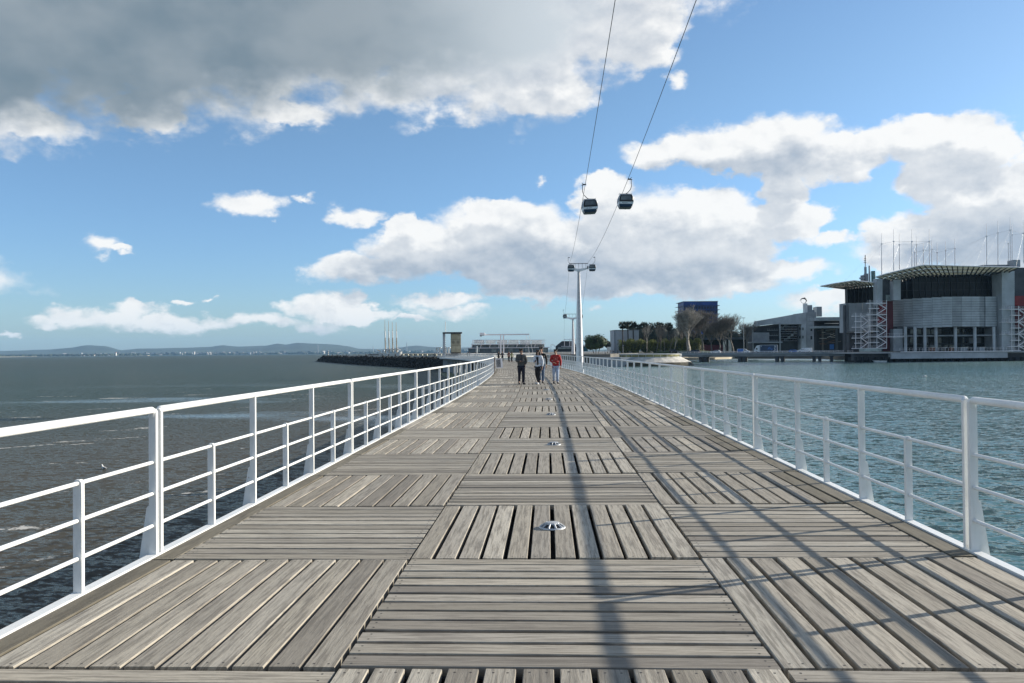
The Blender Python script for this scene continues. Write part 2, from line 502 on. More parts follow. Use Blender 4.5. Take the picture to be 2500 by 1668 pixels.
class MB:
    def __init__(s):
        s.v = []
        s.f = []
        s.m = []
        s.sm = []

    def add(s, vs, fs, mi=0, smooth=False):
        o = len(s.v)
        s.v += [tuple(v) for v in vs]
        for f in fs:
            s.f.append(tuple(i + o for i in f))
            s.m.append(mi)
            s.sm.append(smooth)
        return s

    def box(s, c, d, a=0., mi=0, tilt=None):
        hx, hy, hz = d[0] / 2, d[1] / 2, d[2] / 2
        vs = []
        for sx, sy, sz in ((-1, -1, -1), (1, -1, -1), (1, 1, -1), (-1, 1, -1), (-1, -1, 1), (1, -1, 1), (1, 1, 1), (-1, 1, 1)):
            p = Vector((sx * hx, sy * hy, sz * hz))
            if tilt is not None:
                p = tilt @ p
            vs.append(Vector(c) + rot2(p, a))
        return s.add(vs, ((0, 3, 2, 1), (4, 5, 6, 7), (0, 1, 5, 4), (1, 2, 6, 5), (2, 3, 7, 6), (3, 0, 4, 7)), mi)

    def hexa(s, pts, mi=0):
        """Eight corners, bottom four then top four, both counter-clockwise."""
        return s.add(pts, ((0, 3, 2, 1), (4, 5, 6, 7), (0, 1, 5, 4), (1, 2, 6, 5), (2, 3, 7, 6), (3, 0, 4, 7)), mi)

    def tube(s, p0, p1, r0, r1=None, n=6, mi=0, caps=True, smooth=True):
        r1 = r0 if r1 is None else r1
        p0, p1 = Vector(p0), Vector(p1)
        d = (p1 - p0)
        if d.length < 1e-9:
            return s
        d.normalize()
        a = Vector((0, 0, 1)) if abs(d.z) < .9 else Vector((1, 0, 0))
        u = d.cross(a).normalized()
        w = d.cross(u)
        vs = []
        for p, r in ((p0, r0), (p1, r1)):
            for i in range(n):
                t = 2 * pi * (i + .5) / n
                vs.append(p + u * cos(t) * r + w * sin(t) * r)
        fs = [(i, (i + 1) % n, n + (i + 1) % n, n + i) for i in range(n)]
        s.add(vs, fs, mi, smooth)
        if caps:
            s.add(vs, (tuple(range(n - 1, -1, -1)), tuple(range(n, 2 * n))), mi)
        return s

    def path(s, pts, r, n=6, mi=0, close_ends=True):
        pts = [Vector(p) for p in pts]
        rr = r if isinstance(r, (list, tuple)) else [r] * len(pts)
        vs = []
        for i, p in enumerate(pts):
            d = (pts[min(i + 1, len(pts) - 1)] - pts[max(i - 1, 0)]).normalized()
            a = Vector((0, 0, 1)) if abs(d.z) < .95 else Vector((0, 1, 0))
            u = d.cross(a).normalized()
            w = d.cross(u)
            for k in range(n):
                t = 2 * pi * (k + .5) / n
                vs.append(p + u * cos(t) * rr[i] + w * sin(t) * rr[i])
        fs = []
        for i in range(len(pts) - 1):
            for k in range(n):
                fs.append((i * n + k, i * n + (k + 1) % n, (i + 1) * n + (k + 1) % n, (i + 1) * n + k))
        s.add(vs, fs, mi, True)
        if close_ends:
            L = (len(pts) - 1) * n
            s.add([vs[k] for k in range(n)] + [vs[L + k] for k in range(n)], (tuple(range(n - 1, -1, -1)), tuple(range(n, 2 * n))), mi)
        return s

    def prism(s, poly, z0, z1, mi=0):
        """Vertical prism over a ground polygon (counter-clockwise list of (x, y))."""
        n = len(poly)
        ar = sum(poly[i][0] * poly[(i + 1) % n][1] - poly[(i + 1) % n][0] * poly[i][1] for i in range(n))
        if ar < 0:
            poly = poly[::-1]
        vs = [(x, y, z0) for x, y in poly] + [(x, y, z1) for x, y in poly]
        fs = [tuple(range(n - 1, -1, -1)), tuple(range(n, 2 * n))]
        fs += [(i, (i + 1) % n, n + (i + 1) % n, n + i) for i in range(n)]
        return s.add(vs, fs, mi)

    def lathe(s, c, prof, n=16, mi=0, smooth=True):
        vs = []
        for r, z in prof:
            for i in range(n):
                t = 2 * pi * i / n
                vs.append((c[0] + r * cos(t), c[1] + r * sin(t), c[2] + z))
        fs = []
        for j in range(len(prof) - 1):
            for i in range(n):
                fs.append((j * n + i, j * n + (i + 1) % n, (j + 1) * n + (i + 1) % n, (j + 1) * n + i))
        s.add(vs, fs, mi, smooth)
        s.add(vs, (tuple(range(n - 1, -1, -1)), tuple(range((len(prof) - 1) * n, len(prof) * n))), mi)
        return s

    def ball(s, c, r, n=8, mi=0):
        rx, ry, rz = (r, r, r) if not isinstance(r, (tuple, list)) else r
        vs, fs = [], []
        m = max(4, n // 2 + 1)
        for j in range(m + 1):
            ph = pi * j / m
            for i in range(n):
                t = 2 * pi * i / n
                vs.append((c[0] + rx * sin(ph) * cos(t), c[1] + ry * sin(ph) * sin(t), c[2] - rz * cos(ph)))
        for j in range(m):
            for i in range(n):
                fs.append((j * n + i, j * n + (i + 1) % n, (j + 1) * n + (i + 1) % n, (j + 1) * n + i))
        return s.add(vs, fs, mi, True)

    def quad(s, a, b, c, d, mi=0):
        return s.add((a, b, c, d), ((0, 1, 2, 3),), mi)

    def build(s, name, mats, parent=None, link=True):
        me = bpy.data.meshes.new(name)
        off = Vector((0, 0, 0))
        if parent is not None:
            off = WLOC.get(parent.name, Vector((0, 0, 0)))
        vs = s.v if off.length == 0 else [(x - off.x, y - off.y, z - off.z) for x, y, z in s.v]
        me.from_pydata(vs, [], s.f)
        mats = mats if isinstance(mats, (list, tuple)) else [mats]
        for q in mats:
            me.materials.append(M[q] if isinstance(q, str) else q)
        me.polygons.foreach_set('material_index', s.m)
        me.polygons.foreach_set('use_smooth', s.sm)
        me.update()
        o = bpy.data.objects.new(name, me)
        COL.objects.link(o)
        if parent is not None:
            o.parent = parent
            WLOC[o.name] = off
        return o


def tag(o, label=None, cat=None, group=None, kind=None):
    if label:
        o['label'] = label
    if cat:
        o['category'] = cat
    if group:
        o['group'] = group
    if kind:
        o['kind'] = kind
    return o


def empty(name, loc=(0, 0, 0), rz=0., label=None, cat=None, group=None, kind=None, track=True):
    o = bpy.data.objects.new(name, None)
    o.empty_display_size = .2
    o.location = loc
    o.rotation_euler = (0, 0, rz)
    COL.objects.link(o)
    if track:
        WLOC[o.name] = Vector(loc)
    return tag(o, label, cat, group, kind)


def local_root(name, loc, rz, label, cat, group=None, scale=1.):
    """A thing whose parts are modelled in its own coordinates."""
    o = empty(name, loc, rz, label, cat, group, track=False)
    o.scale = (scale,) * 3
    return o


def copy_tree(o, parent=None):
    c = o.copy()
    COL.objects.link(c)
    if parent is not None:
        c.parent = parent
    for ch in list(o.children):
        copy_tree(ch, c)
    return c


def copy_thing(o, loc, rz, label, scale=None):
    c = copy_tree(o)
    c.location = loc
    c.rotation_euler = (0, 0, rz)
    if scale:
        c.scale = (scale,) * 3
    c['label'] = label
    return c


def cb(mb, x0, x1, y0, y1, D, th, mi=0, back=True):
    """A box that stands D metres deep and spans a range of the photograph, th metres thick (behind D)."""
    c = P((x0 + x1) / 2, (y0 + y1) / 2, D)
    w, h = abs(x1 - x0) * D / F, abs(y1 - y0) * D / F
    n = Vector((-sin(YA), cos(YA), 0))
    c = c + n * (th / 2 if back else -th / 2)
    return mb.box(c, (w, th, h), YA, mi)


def bar(mb, x0, y0, x1, y1, D, r, n=4, mi=0, D1=None):
    return mb.tube(P(x0, y0, D), P(x1, y1, D1 or D), r, n=n, mi=mi)


# ------------------------------------------------------------------ the line of the pier
Z0, L = 4.2915, 2.27
S0, RAD = 22.0, 920.0
TILT = .0056
CL, CR, EL, ER, HR = -1.116, 1.199, -3.245, 3.342, 1.237


def pier(s, x, z=0.):
    if s <= S0:
        return Vector((x, s, z + TILT * x))
    a = (s - S0) / RAD
    return Vector((-RAD + (RAD + x) * cos(a), S0 + (RAD + x) * sin(a), z + TILT * x))


def heading(s):
    return 0. if s <= S0 else (s - S0) / RAD


WATER = -4.5
END = 262.0

# ------------------------------------------------------------------ setting: water, hills, land
mb = MB()
mb.quad((-45000, -2000, WATER), (45000, -2000, WATER), (45000, 45000, WATER), (-45000, 45000, WATER))
tag(mb.build('water', 'water'), kind='structure')


def terrain():
    prof = [(-900, 858), (-400, 856), (0, 857), (120, 854), (170, 849), (211, 843), (255, 845), (296, 855), (340, 851), (442, 849), (510, 848),
            (545, 843.5), (579, 846), (647, 843.5), (678, 838.5), (698, 841), (725, 837), (800, 840), (822, 841.7), (848, 845), (882, 852),
            (925, 853), (967, 849), (1015, 844), (1052, 847), (1137, 848), (1250, 852), (1400, 854), (1700, 852), (2600, 846)]
    mb = MB()
    xs = []
    for i in range(len(prof) - 1):
        n = max(1, int((prof[i + 1][0] - prof[i][0]) / 8))
        for k in range(n):
            f = k / n
            f2 = f * f * (3 - 2 * f)
            xs.append((prof[i][0] + (prof[i + 1][0] - prof[i][0]) * f, prof[i][1] + (prof[i + 1][1] - prof[i][1]) * (.4 * f + .6 * f2)))
    rows = 7
    vs = []
    for (x, y) in xs:
        for j in range(rows):
            D = 9600 + 400 * j
            f = (j / (rows - 1))
            top = P(x, y, 12000)
            h = max(5., top.z)
            q = P(x, 850, D)
            n = mnoise.fractal(Vector((q.x / 900, q.y / 700, 3)), .8, 2.1, 5)
            z = -2 + h * (f ** 1.3) + n * 26 * f * (1 - .65 * f)
            vs.append((q.x, q.y, z))
    fs = []
    for i in range(len(xs) - 1):
        for j in range(rows - 1):
            a = i * rows + j
            fs.append((a, a + rows, a + rows + 1, a + 1))
    # back slope down so that it is a ridge, not a sheet
    mb.add(vs, fs, 0, True)
    vb, fb = [], []
    for i, (x, y) in enumerate(xs):
        vb.append(vs[i * rows + rows - 1])
        q = P(x, 850, 13600)
        vb.append((q.x, q.y, -2))
    for i in range(len(xs) - 1):
        fb.append((2 * i, 2 * i + 2, 2 * i + 3, 2 * i + 1))
    mb.add(vb, fb, 0, True)
    return mb.build('hills', 'hill')


tag(terrain(), kind='structure')
mb = MB()
poly = [P(x, 850, 8900)[:2] for x in range(-900, 2700, 100)] + [P(x, 850, 9800)[:2] for x in range(2600, -1000, -100)]
mb.prism(poly, WATER - 1, -1.5)
tag(mb.build('far_shore', 'far_land'), kind='structure')
# the sandbar to the left with trees behind
mb = MB()
poly = [P(x, 850, 7000 + 300 * sin(x / 90))[:2] for x in range(-600, 361, 30)] + [P(366, 850, 7600)[:2]] + [P(x, 850, 8000)[:2] for x in range(340, -620, -60)]
mb.prism(poly, WATER - 1, WATER + 2.6)
tag(mb.build('sandbar', 'sand'), kind='structure')

# town and woods on the far shore: too far to pick apart
mb = MB()
for i in range(700):
    x = R.uniform(150, 1150)
    D = R.uniform(8950, 9500)
    w, h = R.uniform(12, 50), R.choice((6, 8, 10, 14, 22, 30)) * R.uniform(.6, 1.2)
    q = P(x, 850, D)
    mb.box((q.x, q.y, -1.5 + h / 2), (w, 14, h), R.uniform(0, 3), R.choice((0, 0, 1, 2, 2, 2)))
tag(mb.build('far_town', ['town_pale', 'stone_wall2', 'dark_wall']), 'pale town and harbour buildings strung along the far shore', 'town', kind='stuff')
mb = MB()
for i in range(1400):
    x = R.uniform(-400, 340)
    q = P(x, 850, R.uniform(7350, 7950))
    r = R.uniform(6, 16)
    mb.ball((q.x, q.y, WATER + 3 + r * .5), (r * 1.6, r, r * .8), 5)
for i in range(900):
    x = R.uniform(-400, 1250)
    q = P(x, 850, R.uniform(8950, 9300))
    r = R.uniform(8, 22)
    mb.ball((q.x, q.y, -2 + r * .3), (r * 2, r, r * .7), 5)
tag(mb.build('far_woods', 'far_land'), 'dark line of woods along the far shore', 'trees', kind='stuff')
t = empty('lighthouse', P(283, 866, 7300), 0, 'white tower standing on the far sandbar', 'tower')
mb = MB()
q = P(283, 850, 7300)
mb.box((q.x, q.y, WATER + 2 + 13), (10, 10, 26))
mb.build('tower', 'hull_white', t)
mb = MB()
mb.box((q.x, q.y, WATER + 2 + 28), (7, 7, 4))
mb.build('lantern', 'red_paint', t)
for i, (x, w, h) in enumerate(((200, 60, 8), (225, 40, 9), (265, 36, 11), (298, 30, 7))):
    q = P(x, 850, 7400)
    mb = MB()
    mb.box((q.x, q.y, WATER + 2.5 + h / 2), (w, 20, h))
    mb.prism([(q.x - w / 2 - 1, q.y - 11), (q.x + w / 2 + 1, q.y - 11), (q.x + w / 2 + 1, q.y + 11), (q.x - w / 2 - 1, q.y + 11)], WATER + 2.5 + h, WATER + 4 + h, 1)
    tag(mb.build('shed', ['hull_white', 'red_paint']), ('long low white shed far left of the sandbar tower', 'small white shed next left of the long sheds on the sandbar',
        'white shed right at the left foot of the sandbar tower', 'low white shed just right of the sandbar tower')[i], 'shed')
for i, (x, h) in enumerate(((776, 95), (911, 70), (993, 105))):
    q = P(x, 850, 9000)
    mb = MB()
    mb.tube((q.x, q.y, -2), (q.x, q.y, h), 5, 3.4, 8)
    mb.tube((q.x, q.y, h), (q.x, q.y, h + 5), 4.2, 4.2, 8)
    tag(mb.build('chimney', 'stone_wall2'), ('tall thin chimney on the far shore left of the jetty tip', 'shorter chimney on the far shore above the jetty tip',
        'tallest chimney on the far shore right of the schooner masts')[i], 'chimney')

# near shore land on the right and behind
mb = MB()
poly = [P(1128, 850, 470)[:2], P(1240, 850, 400)[:2], P(1330, 850, 345)[:2], P(1490, 850, 335)[:2], P(1560, 850, 420)[:2], P(1680, 850, 545)[:2],
        P(1800, 850, 560)[:2], P(2000, 850, 520)[:2], P(2052, 850, 450)[:2], P(2700, 850, 430)[:2], P(3600, 850, 900)[:2], P(2400, 850, 1500)[:2], P(900, 850, 1400)[:2], P(1060, 850, 700)[:2]]
mb.prism(poly, WATER - 1, .3)
tag(mb.build('shore', 'land'), kind='structure')
mb = MB()
poly = [P(1640, 850, 520)[:2], P(1700, 850, 505)[:2], P(1780, 850, 545)[:2], P(1800, 850, 566)[:2], P(1690, 850, 560)[:2]]
mb.prism(poly, WATER - 1, WATER + 1.2)
tag(mb.build('beach', 'sand'), kind='structure')

# ------------------------------------------------------------------ the boardwalk
ROWS_BEFORE, ROWS = -4, 113
deck = empty('boardwalk', (0, 0, 0), 0, None, None, None, 'structure')
PT = .055                                     # plank thickness


EDGE = [False]
SE = []


def plank_mesh(mb_v, mb_f, mb_m, uvs, tones, origin, ang, length, width, along_x, tone, screws, jit):
    """Chamfered plank; origin = its corner with smallest x and y before turning."""
    c, ln, w = .0045, length, width
    prof = [(0, -PT), (0, -c), (c * .8, 0), (w - c * .8, 0), (w, -c), (w, -PT)]
    o = len(mb_v)
    n = len(prof)
    pts = []
    for e in (0, ln):
        for (a, z) in prof:
            pts.append((e, a, z))

    def place(p):
        x, y, z = p
        q = Vector((x, y, z + jit[0] + jit[1] * (x / ln - .5) + jit[2] * (y / w - .5))) if True else None
        if not along_x:
            q = Vector((w - q.y, q.x, q.z)) if False else Vector((q.y, q.x, q.z))
        return rot2(q, ang) + origin
    for p in pts:
        mb_v.append(tuple(place(p)))
        tones.append(tone)
    fs = [(i, i + 1, n + i + 1, n + i) for i in range(n - 1)] + [tuple(range(n - 1, -1, -1)), tuple(range(n, 2 * n))]
    flip = along_x
    for f in fs:
        idx = f[::-1] if flip else f
        mb_f.append(tuple(o + i for i in idx))
        mb_m.append(0)
        uvs += [(pts[i][0], pts[i][1] - pts[i][2] * .5) for i in idx]
    if screws:
        for sx in (R.uniform(.035, .06), ln - R.uniform(.035, .06)):
            for sy in (w * R.uniform(.2, .3), w * R.uniform(.7, .8)):
                oo = len(mb_v)
                k = 6
                for i in range(k):
                    t = 2 * pi * i / k
                    mb_v.append(tuple(place((sx + .0075 * cos(t), sy + .0075 * sin(t), .0006))))
                    tones.append(tone)
                idx = tuple(range(oo, oo + k)) if along_x else tuple(range(oo + k - 1, oo - 1, -1))
                mb_f.append(idx)
                mb_m.append(1)
                uvs += [(0, 0)] * k


def finish_mesh(name, V, Fc, Mi, uvs, tones, mats, edges=None):
    me = bpy.data.meshes.new(name)
    me.from_pydata(V, [], Fc)
    for q in mats:
        me.materials.append(M[q])
    me.polygons.foreach_set('material_index', Mi)
    uvl = me.uv_layers.new(name='UVMap')
    uvl.data.foreach_set('uv', [c for p in uvs for c in p])
    at = me.attributes.new('tone', 'FLOAT', 'POINT')
    at.data.foreach_set('value', tones)
    ae = me.attributes.new('edge', 'FLOAT', 'POINT')
    ae.data.foreach_set('value', edges if edges else [1. if EDGE[0] else 0.] * len(V))
    me.update()
    return me


PROTO = {}


def plank_variant(length, width, along_x):
    k = (round(length, 3), round(width, 3), along_x, R.randrange(5), EDGE[0])
    if k not in PROTO:
        V, Fc, Mi, U, Tn = [], [], [], [], []
        jit = (0, R.uniform(-.002, .002), R.uniform(-.0025, .0025))
        plank_mesh(V, Fc, Mi, U, Tn, Vector((0, 0, 0)), 0, length, width, along_x, k[3] * .17, True, jit)
        PROTO[k] = finish_mesh('plank', V, Fc, Mi, U, Tn, ['wood', 'screw'])
    return PROTO[k]


SV, SF, SM, SU, ST = [], [], [], [], []
count = 0


def plank(s, x, length, width, along_x, own):
    """Plank whose low corner is at pier coordinates (s, x)."""
    global count
    if along_x:
        mid = s + width / 2
    else:
        mid = s + length / 2
    h = heading(mid)
    cx = x + (length if along_x else width) / 2
    m = pier(mid, cx)
    dxy = Vector((-(length if along_x else width) / 2, -(width if along_x else length) / 2, 0))
    org = m + rot2(dxy, h)
    org.z = m.z
    if own:
        me = plank_variant(length, width, along_x)
        o = bpy.data.objects.new('plank', me)
        COL.objects.link(o)
        o.parent = deck
        o.location = org + Vector((R.uniform(-.004, .004), R.uniform(-.003, .003), R.uniform(-.003, .0015)))
        o.rotation_euler = (0, 0, h + R.uniform(-.0014, .0014))
        count += 1
    else:
        n0 = len(SV)
        plank_mesh(SV, SF, SM, SU, ST, org, h, length, width, along_x, R.random(), False,
                   (R.uniform(-.004, .001), R.uniform(-.003, .003), R.uniform(-.003, .003)))
        SE.extend([1. if EDGE[0] else 0.] * (len(SV) - n0))


OWN_TO = 8
for k in range(ROWS_BEFORE, ROWS):
    s = Z0 + L * k
    if s + L < 3.0:
        continue
    own = k < OWN_TO and s + L > 3.6
    if k < 6:
        cl = (k % 2 == 1)
    elif k < 8:
        cl = False                            # two rows laid crosswise one after the other
    else:
        cl = (k % 2 == 0)
    lw = (CR - CL) / 12
    tw = L / 12
    g = .012
    if cl:
        for i in range(12):
            wv = lw - (.034 if i != 11 else .02)
            plank(s + g, CL + lw * i + .006, L - 2 * g, wv, False, own)
    else:
        for i in range(12):
            plank(s + tw * i + .006, CL + g, CR - CL - 2 * g, tw - .036, True, own)
    for side in (-1, 1):
        a, b = (EL, CL) if side < 0 else (CR, ER)
        n = 11
        pw = (b - a) / n
        ew = pw * .98
        if not cl:                            # sides run along the pier
            for i in range(n):
                EDGE[0] = R.random() < .5 and (i == 0 and side < 0 or i >= n - 2 and side > 0)
                plank(s + g, a + pw * i + .006, L - 2 * g, pw - (.027 if side < 0 else .034), False, own)
            EDGE[0] = False
        else:
            EDGE[0] = True
            if side < 0:
                plank(s + g, a + .004, L - 2 * g, ew - .01, False, own)
                x0, x1 = a + pw + .004, b - .012
            else:
                plank(s + g, b - ew + .004, L - 2 * g, ew - .01, False, own)
                x0, x1 = a + .012, b - pw - .004
            EDGE[0] = False
            for i in range(12):
                plank(s + tw * i + .006, x0, x1 - x0, tw - .036, True, own)
me = finish_mesh('planks', SV, SF, SM, SU, ST, ['wood', 'screw'], SE)
o = bpy.data.objects.new('planks', me)
COL.objects.link(o)
o.parent = deck
o['kind'] = 'stuff'
print('planks as parts', count)

# added solid slab, dark so plank gaps look shaded; beams, white steel rims, piles
mb = MB()
NS = 60
for side in (0,):
    vs = []
    for i in range(NS + 1):
        s = -3 + (Z0 + L * ROWS + 3) * i / NS
        for x, z in ((EL + .01, -.16), (ER - .01, -.16), (ER - .01, -.6), (EL + .01, -.6)):
            vs.append(pier(s, x, z))
    fs = []
    for i in range(NS):
        for j in range(4):
            fs.append((i * 4 + j, i * 4 + (j + 1) % 4, (i + 1) * 4 + (j + 1) % 4, (i + 1) * 4 + j))
    fs += [(0, 1, 2, 3), (NS * 4 + 3, NS * 4 + 2, NS * 4 + 1, NS * 4)]
    mb.add(vs, fs)
for k in range(-1, ROWS):                     # cross beams that carry the plank ends
    s = Z0 + L * k
    h = heading(s)
    mb.box(pier(s, (EL + ER) / 2, -.1), (ER - EL - .1, .05, .1), h)
mb.build('shade_slab_and_beams', 'shade_slab_and_beams', deck)
mb = MB()
for side, x in ((-1, EL), (1, ER)):
    vs = []
    for i in range(NS * 2 + 1):
        s = -3 + (Z0 + L * ROWS + 3) * i / (NS * 2)
        xx = ((x - .085, x - .003) if side < 0 else (x + .003, x + .085))
        for xq, z in ((xx[0], .012), (xx[1], .012), (xx[1], -.30), (xx[0], -.30)):
            vs.append(pier(s, xq, z))
    fs = []
    for i in range(NS * 2):
        for j in range(4):
            fs.append((i * 4 + j, i * 4 + (j + 1) % 4, (i + 1) * 4 + (j + 1) % 4, (i + 1) * 4 + j))
    fs += [(0, 1, 2, 3), (NS * 8 + 3, NS * 8 + 2, NS * 8 + 1, NS * 8)]
    mb.add(vs, fs)
mb.build('rim', 'white_paint', deck)
mb = MB()
for i in range(20):
    s = 6 + i * 13.5
    if s > END:
        break
    for x in (EL + 1.0, ER - 1.0):
        q = pier(s, x)
        mb.tube((q.x, q.y, -.6), (q.x, q.y, WATER - 2), .3, .3, 10)
    mb.box(pier(s, .05, -.75), (ER - EL - .6, .5, .4), heading(s))
mb.build('piles', 'concrete', deck)

# ------------------------------------------------------------------ railings
def railing(side):
    xr = (EL - .045) if side < 0 else (ER + .045)
    root = empty('railing', (0, 0, 0), 0,
                 'white tubular railing along the left edge of the boardwalk, river side, in full sun' if side < 0 else
                 'white tubular railing along the right edge of the boardwalk, harbour side, casting long shadows', 'railing')
    far = MB()
    zo = side * 0

    def post(s, h, tall, stuff):
        # flat plate post with rounded head, standing on the rim
        q = pier(s, xr)
        hd = heading(s)
        m = far if stuff else MB()
        wd, th = .062, .036
        hh = (HR - .02) if tall else .80
        prof = [(-wd / 2, -.01), (wd / 2, -.01), (wd / 2, hh - .02), (wd / 4, hh), (-wd / 4, hh), (-wd / 2, hh - .02)]
        vs = []
        for e in (-th / 2, th / 2):
            for (a, z) in prof:
                vs.append(q + rot2(Vector((a, e, z)), hd))
        n = len(prof)
        m.add(vs, [tuple(range(n)), tuple(range(2 * n - 1, n - 1, -1))] + [(i, n + i, n + (i + 1) % n, (i + 1) % n) for i in range(n)])
        gus = None
        if tall:
            gm = far if stuff else MB()
            vs = []
            for e in (-.008, .008):
                for (a, z) in ((side * .031, -.06), (side * .125, -.06), (side * .055, .40), (side * .031, .42)):
                    vs.append(q + rot2(Vector((a, e, z)), hd))
            gm.add(vs, [(0, 1, 2, 3), (7, 6, 5, 4)] + [(i, 4 + i, 4 + (i + 1) % 4, (i + 1) % 4) for i in range(4)])
            gus = gm
        if not stuff:
            p = m.build('post' if tall else 'short_post', 'white_paint', root)
            if gus:
                gus.build('gusset', 'white_paint', p)

    for sec in range(-2, 38):
        s0 = Z0 + .19 + L * (1 + 3 * sec) + .045
        s1 = s0 + 3 * L - .09
        if s1 < 1.5 and side < 0:
            continue
        if s0 > END:
            break
        stuff = s0 > 78
        post(s0, 0, True, stuff)
        post(s1, 0, True, stuff)
        for k in (1, 2):
            post(s0 - .045 + L * k, 0, True, stuff)
        for k in (.5, 1.5, 2.5):
            post(s0 - .045 + L * k, 0, False, stuff)
        if s0 < 20:
            ns = 1
        else:
            ns = 3
        m = far if stuff else MB()
        pts = [pier(s0 + (s1 - s0) * i / ns, xr, HR - .0275) for i in range(ns + 1)]
        e0 = (pts[1] - pts[0]).normalized()
        # the tube bends down into the end posts
        full = [pts[0] + Vector((0, 0, -.06)), pts[0] + Vector((0, 0, -.02)) + e0 * .006, pts[0] + e0 * .03] + pts[1:-1] + \
               [pts[-1] - e0 * .03, pts[-1] + Vector((0, 0, -.02)) - e0 * .006, pts[-1] + Vector((0, 0, -.06))]
        m.path(full, .029, 6 if stuff else 12)
        if not stuff:
            m.build('handrail', 'white_paint', root)
        for z in (.25, .515, .775):
            m = far if stuff else MB()
            m.path([pier(s0 + (s1 - s0) * i / ns, xr, z) for i in range(ns + 1)], .0155, 5 if stuff else 8)
            if not stuff:
                m.build('rail', 'white_paint', root)
    f = far.build('far_rails', 'white_paint', root)
    f['kind'] = 'stuff'


railing(-1)
railing(1)

# star-shaped deck lamps
order = ['nearest', 'second nearest', 'third nearest', 'fourth nearest', 'fifth nearest', 'sixth nearest', 'seventh nearest', 'eighth nearest']
for i in range(5):
    s = Z0 + 1.5 * L + 3 * L * i
    q = pier(s, (.03, .10, .08, .06, .04)[i], .001)
    t = empty('deck_lamp', q, heading(s), 'domed metal deck lamp on the boardwalk planks, %s to the camera of the row' % order[i], 'lamp', 'deck lamps in the middle of the boardwalk')
    mb = MB()
    mb.lathe(q, [(.126, 0), (.126, .005), (.118, .009), (.108, .011)], 24)
    mb.build('base_ring', 'alu', t)
    mb = MB()
    mb.lathe(q, [(.102, .009), (.062, .040)], 20)
    mb.build('lens', 'black', t)
    mb = MB()
    for k in range(10):
        a = 2 * pi * k / 10
        p0 = q + Vector((.110 * cos(a), .110 * sin(a), .009))
        p1 = q + Vector((.058 * cos(a), .058 * sin(a), .043))
        mb.tube(p0, p1, .012, .009, 5)
    mb.build('ribs', 'alu', t)
    mb = MB()
    mb.lathe(q, [(.066, .035), (.068, .043), (.062, .048), (.03, .051), (.012, .052)], 20)
    mb.build('cap', 'alu', t)

# sign frame on the left railing with its leaning post
q = pier(62, EL + .12)
t = empty('notice_sign', q, 0, 'small white notice board leaning on a dark post at the left railing', 'sign')
mb = MB()
mb.box((q.x, q.y, .62), (.06, .06, 1.30), .07)
mb.build('post', 'rust', t)
mb = MB()
mb.box((q.x + .36, q.y - .05, .78), (.52, .03, .72), .35, tilt=Matrix.Rotation(-.06, 3, 'Y'))
mb.build('board', 'white_steel', t)
mb = MB()
mb.box((q.x + .30, q.y - .085, .78), (.34, .012, .60), .35, tilt=Matrix.Rotation(-.06, 3, 'Y'))
mb.build('notice', 'sign_face', t)

# ------------------------------------------------------------------ cable car
def lag(pts, y, c):
    r = 0
    for i, p in enumerate(pts):
        w = 1.
        for j, q in enumerate(pts):
            if i != j:
                w *= (y - q.y) / (p.y - q.y)
        r += p[c] * w
    return r


def cable(pts, y):
    return Vector((lag(pts, y, 0), y, lag(pts, y, 2)))


CLF = [P(1502, 0, 54), P(1429, 450, 103), P(1391, 640, 237)]
CRT = [P(1700, 0, 54), P(1534, 436, 103), P(1436, 640, 237)]
STN = 470
def cab_cable(pts, name, far, label):
    line = [cable(pts, -60 + (pts[2].y + 60) * i / 40) for i in range(41)]
    mb = MB()
    mb.path(line, .028, 6)
    a = line[-1]
    for (b, sag) in far:
        seg = [a.lerp(b, i / 8) - Vector((0, 0, sag * (1 - (2 * i / 8 - 1) ** 2))) for i in range(9)]
        mb.path(seg, .028, 5)
        a = b
    return tag(mb.build(name, 'dark_metal'), label, 'cable')


FL = [(P(1378, 778, 345), 1.0), (P(1377, 827, STN), .6)]
FR = [(P(1417, 776, 345), 1.0), (P(1398, 827, STN), .6)]
cab_cable(CLF, 'cable', FL, 'left haul cable of the cable car rising over the boardwalk')
cab_cable(CRT, 'cable', FR, 'right haul cable of the cable car rising over the harbour side')

